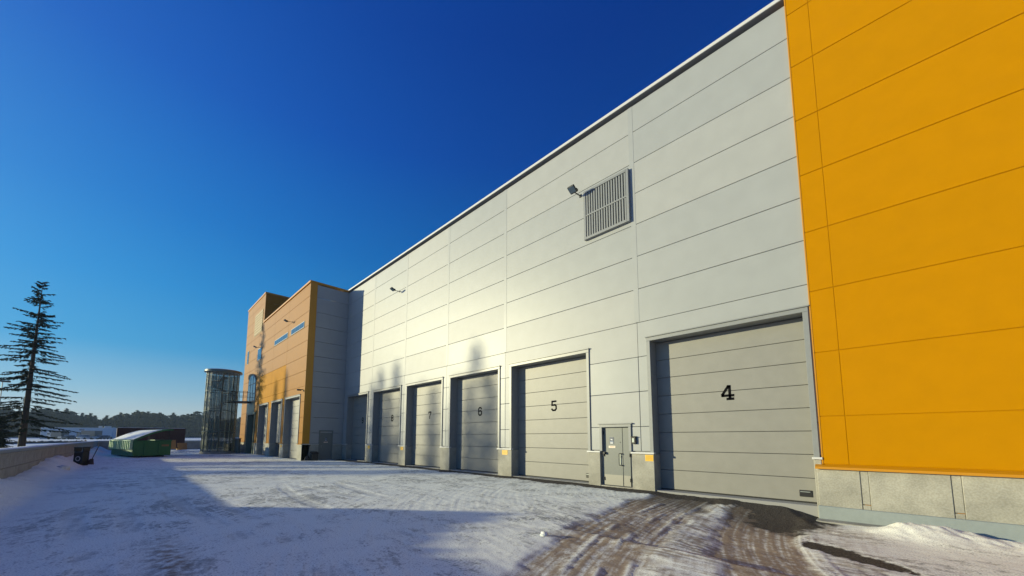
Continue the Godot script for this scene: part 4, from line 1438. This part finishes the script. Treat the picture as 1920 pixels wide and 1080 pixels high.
func branch(tr: SurfaceTool, cr: SurfaceTool, rng: RandomNumberGenerator, p0: Vector3, az: float, len: float, rise: float, sag: float, t: float) -> void:
	var d := Vector3(cos(az), 0, sin(az))
	var side := Vector3(-d.z, 0, d.x)
	var steps := int(max(3.0, len / 0.32))
	var prev := p0
	for i in steps:
		var s := float(i + 1) / steps
		var drop := rise * s - sag * 1.7 * s * s + sag * 0.9 * s * s * s
		var p := p0 + d * len * s + Vector3(0, len * drop, 0)
		tube(tr, prev, p, 0.028 * (1.0 - s * 0.8) + 0.004, 0.028 * (1.0 - (s + 1.0 / steps) * 0.8) + 0.003, 4)
		if s > 0.18:
			for sg in [-1.0, 1.0]:
				for k in 5:
					var tl: float = (0.20 + 0.34 * (1.0 - s) * min(1.0, len * 0.6)) * rng.randf_range(0.7, 1.3)
					var dir: Vector3 = (side * sg * rng.randf_range(0.5, 1.0) + d * rng.randf_range(0.35, 0.9) + Vector3(0, rng.randf_range(-0.95, 0.05), 0)).normalized()
					var o := prev.lerp(p, rng.randf())
					twig(cr, rng, o, dir, tl)
			twig(cr, rng, prev, (p - prev).normalized(), (p - prev).length() * 1.25)
		prev = p

func twig(cr: SurfaceTool, rng: RandomNumberGenerator, o: Vector3, dir: Vector3, l: float) -> void:
	var w := 0.026 + 0.022 * rng.randf()
	var a := dir.cross(Vector3.UP).normalized()
	if a.length() < 0.1:
		a = Vector3.RIGHT
	var b := dir.cross(a).normalized()
	var e := o + dir * l
	var m := o + dir * l * 0.45
	for ax in [a, (a * 0.35 + b).normalized()]:
		var nn: Vector3 = dir.cross(ax).normalized()
		tri(cr, o, m + ax * w, e, nn)
		tri(cr, o, e, m - ax * w, nn)

func tube(st: SurfaceTool, a: Vector3, b: Vector3, r0: float, r1: float, n: int) -> void:
	var y := (b - a).normalized()
	var x := y.cross(Vector3(0.31, 0.2, 0.93)).normalized()
	var z := x.cross(y)
	for i in n:
		var a0 := TAU * i / n
		var a1 := TAU * (i + 1) / n
		var d0 := x * cos(a0) + z * sin(a0)
		var d1 := x * cos(a1) + z * sin(a1)
		quad(st, a + d0 * r0, a + d1 * r0, b + d1 * r1, b + d0 * r1, (d0 + d1).normalized())

func tree(called: String, label: String, at: Vector3, meshes: Array, turn := 0.0, sc := 1.0, group := "") -> Node3D:
	var t := thing(called, label, "tree", at, turn, group)
	put(t, "trunk", meshes[0], M.bark)
	put(t, "crown", meshes[1], M.needles)
	t.scale = Vector3.ONE * sc
	return t

func build_trees() -> void:
	var big := spruce_meshes(18.2, 4.2, 101, 0.52, 0.12, 0.68)
	tree("spruce_tree", "tall sparse spruce with bare trunk showing, behind the boundary wall", Vector3(-7.7, 0, -62.2), big)
	var dense := spruce_meshes(6.5, 2.1, 102, 0.26, 0.04, 1.0)
	tree("young_spruce", "mid-sized dense young spruce close behind the tall sparse spruce", Vector3(-9.6, 0, -66.0), dense, 0.4, 0.62, "young spruces behind the wall")
	tree("young_spruce", "smallest dense young spruce, in front of the tall sparse spruce", Vector3(-8.9, 0, -58.0), dense, 2.1, 0.55, "young spruces behind the wall")
	tree("young_spruce", "tallest dense young spruce, farthest behind the tall sparse spruce", Vector3(-11.2, 0, -71.0), dense, 3.4, 0.75, "young spruces behind the wall")
	# taller trees beyond the left edge of the photograph, which throw the soft shade on wall and doors
	var mid := spruce_meshes(23.0, 3.2, 103, 0.5, 0.25, 0.9)
	var k := 0
	for s in [[-30.0, -54.9, 0.78], [-31.5, -57.8, 0.73], [-29.0, -58.8, 0.70], [-30.5, -63.6, 0.79], [-29.5, -64.8, 0.77], [-31.0, -67.4, 0.75], [-28.0, -72.0, 0.76], [-33.0, -80.0, 0.8]]:
		tree("spruce_tree", "slender spruce in the open row on the snowfield far outside the boundary wall", Vector3(s[0], 0, s[1]), mid, k * 1.3, s[2], "slender spruces far outside the wall")
		k += 1
	# added unseen heap outside the near end of the wall, shaped to shade the yard
	var st := SurfaceTool.new()
	st.begin(Mesh.PRIMITIVE_TRIANGLES)
	st.set_smooth_group(0)
	var n := noise(0.7, 4, 71)
	var hp := []
	var nz := 110
	var nx := 28
	for j in nz + 1:
		for i in nx + 1:
			var z := lerpf(-18.4, -3.6, float(j) / nz)
			var x := lerpf(-7.6, -3.45, float(i) / nx)
			var ridge := (2.28 + 0.68 * (1.0 - smooth(-17.2, -13.2, z))) * smooth(-18.1, -17.1, z) * (1.0 - smooth(-6.5, -4.0, z))
			var across: float = max(0.0, 1.0 - pow(abs(x + 5.0) / (2.5 if x < -5.0 else 1.5), 1.7))
			hp.append(Vector3(x, max(-0.05, ridge * across + 0.16 * n.get_noise_2d(x * 2.0, z * 2.0) * min(1.0, across * 2.0) - 0.04), z))
	for j in nz:
		for i in nx:
			var a: int = j * (nx + 1) + i
			for q in [[a, a + 1, a + nx + 1], [a + 1, a + nx + 2, a + nx + 1]]:
				for v in q:
					st.add_vertex(hp[v])
	st.index()
	st.generate_normals()
	var heap := MeshInstance3D.new()
	heap.name = "added_shade_heap"
	heap.mesh = st.commit()
	heap.material_override = M.snow
	add_child(heap)
	tag(heap, "unseen heap of snow added outside the near boundary wall to shade the yard", "snow heap")

# one far conifer 1 m tall as a ragged cloud of foliage faces round a stem: a narrow spruce or a pine with a high rounded crown
func far_tree(pine: bool, sd: int) -> ArrayMesh:
	var rng := RandomNumberGenerator.new()
	rng.seed = sd
	var st := SurfaceTool.new()
	st.begin(Mesh.PRIMITIVE_TRIANGLES)
	tube(st, Vector3(0, 0, 0), Vector3(0, 0.92, 0), 0.014, 0.004, 5)
	for i in (150 if pine else 190):
		var t := rng.randf()
		var y: float
		var r: float
		if pine:
			y = 0.42 + 0.56 * t
			r = 0.17 * sqrt(max(0.0, 1.0 - pow((t - 0.42) / 0.6, 2.0)))
		else:
			y = 0.05 + 0.95 * t
			r = 0.15 * pow(1.0 - t, 0.75) + 0.008
		var a := rng.randf() * TAU
		var rr := r * sqrt(rng.randf_range(0.15, 1.15))
		var c := Vector3(cos(a) * rr, y, sin(a) * rr)
		var w := rng.randf_range(0.02, 0.055)
		var out := Vector3(cos(a), rng.randf_range(-0.5, 0.3), sin(a)).normalized()
		var sd2 := Vector3(-sin(a), rng.randf_range(-0.4, 0.4), cos(a)).normalized()
		var nn := Vector3(cos(a), 0.5, sin(a)).normalized()
		tri(st, c - sd2 * w, c + sd2 * w, c + out * w * 1.3 + Vector3(0, rng.randf_range(-0.03, 0.04), 0), nn)
		tri(st, c - sd2 * w * 0.8 + Vector3(0, 0.02, 0), c + sd2 * w * 0.8 - Vector3(0, 0.03, 0), c - out * w + Vector3(0, 0.035, 0), nn)
	return st.commit()

func build_forest() -> void:
	for kind in 2:
		var rng := RandomNumberGenerator.new()
		rng.seed = 7 + kind
		var mm := MultiMesh.new()
		mm.transform_format = MultiMesh.TRANSFORM_3D
		mm.mesh = far_tree(kind == 1, 300 + kind)
		mm.instance_count = 2600
		for i in mm.instance_count:
			var az := deg_to_rad(rng.randf_range(-34.0, 16.0))     # from -z, positive to the right
			var dist := rng.randf_range(375.0, 520.0)
			var h := lerpf(9.0, 19.0, pow(rng.randf(), 1.7)) * (1.0 + 0.10 * sin(az * 31.0) + 0.07 * sin(az * 71.0 + 1.0))
			if kind == 1:
				h *= 0.98
			var wd := h * rng.randf_range(1.0, 1.6)
			var b := Basis(Vector3.UP, rng.randf() * TAU).scaled(Vector3(wd, h, wd))
			mm.set_instance_transform(i, Transform3D(b, Vector3(sin(az) * dist, 2.0, -cos(az) * dist)))
		var f := MultiMeshInstance3D.new()
		f.name = ["spruce_forest", "pine_forest"][kind]
		f.multimesh = mm
		f.material_override = M.needles
		add_child(f)
		f.set_meta("kind", "stuff")
		tag(f, ["dark pointed spruces of the forest along the horizon", "rounded pine crowns of the forest along the horizon"][kind], "forest")

# ---------------------------------------------------------------- things beyond the wall
func build_far() -> void:
	var a := Vector3(-25.6, 1.2, -240.4)
	var b := Vector3(-5.5, 1.2, -231.4)
	var l := (b - a).length()
	var h := thing("industrial_hall", "low pale blue industrial hall in front of the forest", "building", a)
	h.rotation.y = atan2(-(b - a).z, (b - a).x)
	lbox(h, "wall", M.pale_blue_wall, Vector3(l / 2, 2.3, -6), Vector3(l, 4.6, 12), 0.05)
	lbox(h, "roof", M.snow, Vector3(l / 2, 4.66, -6), Vector3(l + 0.3, 0.12, 12.3), 0.03)
	for s in [[0.52, 0.60, 3.5, 4.1], [0.585, 0.655, 2.5, 3.4], [0.67, 0.775, 2.5, 3.4], [0.79, 0.85, 2.5, 3.4], [0.26, 0.34, 1.4, 2.6]]:
		var f := lbox(h, "window", M.white_trim, Vector3(l * 0.5 * (s[0] + s[1]), 0.5 * (s[2] + s[3]), 0.02), Vector3(l * (s[1] - s[0]), s[3] - s[2], 0.06))
		lbox(f, "pane", M.blue_window, Vector3(0, 0, 0.035), Vector3(l * (s[1] - s[0]) - 0.2, s[3] - s[2] - 0.15, 0.02))
	for s in [0.75, 0.83, 0.88]:
		lbox(h, "roof_unit", M.white_trim, Vector3(l * s, 5.1, -3), Vector3(0.9, 0.8, 0.9), 0.05)
		lbox(h, "roof_unit", M.galvanised, Vector3(l * s + 1.0, 4.95, -4), Vector3(0.6, 0.5, 0.6), 0.05)
	truck("box_truck", "box truck with a white cab parked before the pale blue hall", Vector3(-19.9, 1.2, -199.0), Vector3(-16.9, 1.2, -196.0), M.white_trim, M.truck_grey)
	truck("box_truck", "dark box truck parked before the windows of the pale blue hall", Vector3(-12.9, 1.2, -191.7), Vector3(-9.0, 1.2, -187.8), M.truck_grey, M.truck_grey)
	var i := 0
	for s in [[-15.2, -197.0, "white"], [-14.3, -194.5, "dark"], [-10.6, -187.0, "white"], [-7.6, -189.0, "white"], [-5.8, -188.0, "dark"]]:
		far_car(Vector3(s[0], 1.22, s[1]), s[2], i)
		i += 1
	# bank of dry brush between wall and car park
	var n := noise(0.5, 3, 61)
	var st := SurfaceTool.new()
	st.begin(Mesh.PRIMITIVE_TRIANGLES)
	var pa := Vector3(-30, 0, -120)
	var pb := Vector3(-7.5, 0, -138)
	var steps := 120
	var prev := []
	for k in steps + 1:
		var p := pa.lerp(pb, float(k) / steps)
		var hh := 1.0 + 0.25 * n.get_noise_1d(k * 1.3) + 0.2 * n.get_noise_1d(k * 5.0)
		var cur := [p + Vector3(0.6, 0, 1.6), p + Vector3(0.3, hh * 0.8, 0.7), p + Vector3(0, hh, 0), p + Vector3(-0.4, 0, -1.2)]
		if k > 0:
			for j in 3:
				var nn: Vector3 = (cur[j] - prev[j]).cross(cur[j + 1] - prev[j]).normalized()
				if nn.y < 0.0:
					nn = -nn
				quad(st, prev[j], cur[j], cur[j + 1], prev[j + 1], nn)
		prev = cur
	var hd := MeshInstance3D.new()
	hd.name = "brush_bank"
	hd.mesh = st.commit()
	hd.material_override = M.dry_brush
	add_child(hd)
	tag(hd, "low bank of dry brown brush between the boundary wall and the parked trucks", "hedge")
	var lp := thing("street_lamp", "tall thin street lamp beside the tall sparse spruce", "street lamp", Vector3(-13.5, 0, -89.6))
	rod(lp, "pole", M.galvanised, Vector3(0, -0.2, 0), Vector3(0, 9.7, 0), 0.09, 0.05)
	lbox(lp, "arm", M.galvanised, Vector3(0.3, 9.72, 0), Vector3(0.8, 0.06, 0.06), 0.01)
	lbox(lp, "lamp_head", M.dark_metal, Vector3(0.2, 9.85, 0), Vector3(1.0, 0.2, 0.5), 0.05)

func truck(called: String, label: String, a: Vector3, b: Vector3, cab: Material, box: Material) -> void:
	var t := thing(called, label, "truck", a, atan2(-(b - a).z, (b - a).x), "trucks before the pale blue hall")
	var l := (b - a).length() + 0.8
	lbox(t, "cab", cab, Vector3(0.7, 1.45, -1.1), Vector3(1.4, 1.9, 2.1), 0.15)
	lbox(t, "windscreen", M.window, Vector3(0.7, 1.85, -0.04), Vector3(0.9, 0.6, 0.02))
	lbox(t, "cargo_box", box, Vector3(1.5 + (l - 1.5) / 2, 1.85, -1.15), Vector3(l - 1.6, 2.1, 2.3), 0.05)
	lbox(t, "chassis", M.dark_metal, Vector3(l / 2, 0.7, -1.1), Vector3(l, 0.2, 1.2))
	for xx in [0.8, l - 1.2]:
		for zz in [-0.2, -2.0]:
			var w := CylinderMesh.new()
			w.top_radius = 0.45
			w.bottom_radius = 0.45
			w.height = 0.25
			w.radial_segments = 16
			var o := put(t, "wheel", w, M.rubber, Vector3(xx, 0.45, zz))
			o.rotation.x = PI / 2

func far_car(at: Vector3, tone: String, i: int) -> void:
	var m: Material = M.white_trim if tone == "white" else M.truck_grey
	var labels := ["pale car parked just right of the white-cabbed box truck", "dark car parked between the two box trucks", "pale car parked before the dark box truck", "pale car parked right of the dark box truck", "dark car parked at the right end of the pale blue hall"]
	var c := thing("parked_car", labels[i], "car", at, deg_to_rad(45.0 + i * 7.0), "cars parked before the pale blue hall")
	lbox(c, "body", m, Vector3(0, 0.62, 0), Vector3(4.2, 0.6, 1.75), 0.2)
	lbox(c, "cabin", M.window, Vector3(-0.2, 1.12, 0), Vector3(2.3, 0.5, 1.5), 0.2)
	lbox(c, "roof", M.snow, Vector3(-0.2, 1.4, 0), Vector3(1.9, 0.1, 1.4), 0.04)
	for xx in [-1.3, 1.3]:
		for zz in [-0.8, 0.8]:
			var w := CylinderMesh.new()
			w.top_radius = 0.32
			w.bottom_radius = 0.32
			w.height = 0.2
			w.radial_segments = 12
			var o := put(c, "wheel", w, M.rubber, Vector3(xx, 0.32, zz))
			o.rotation.x = PI / 2

# ----------------------------------------------------------------
func _ready() -> void:
	sky_and_camera()
	materials()
	build_ground()
	build_white()
	build_yellow()
	build_orange()
	build_tower()
	build_boundary()
	build_fittings()
	build_yard_objects()
	build_trees()
	build_forest()
	build_far()
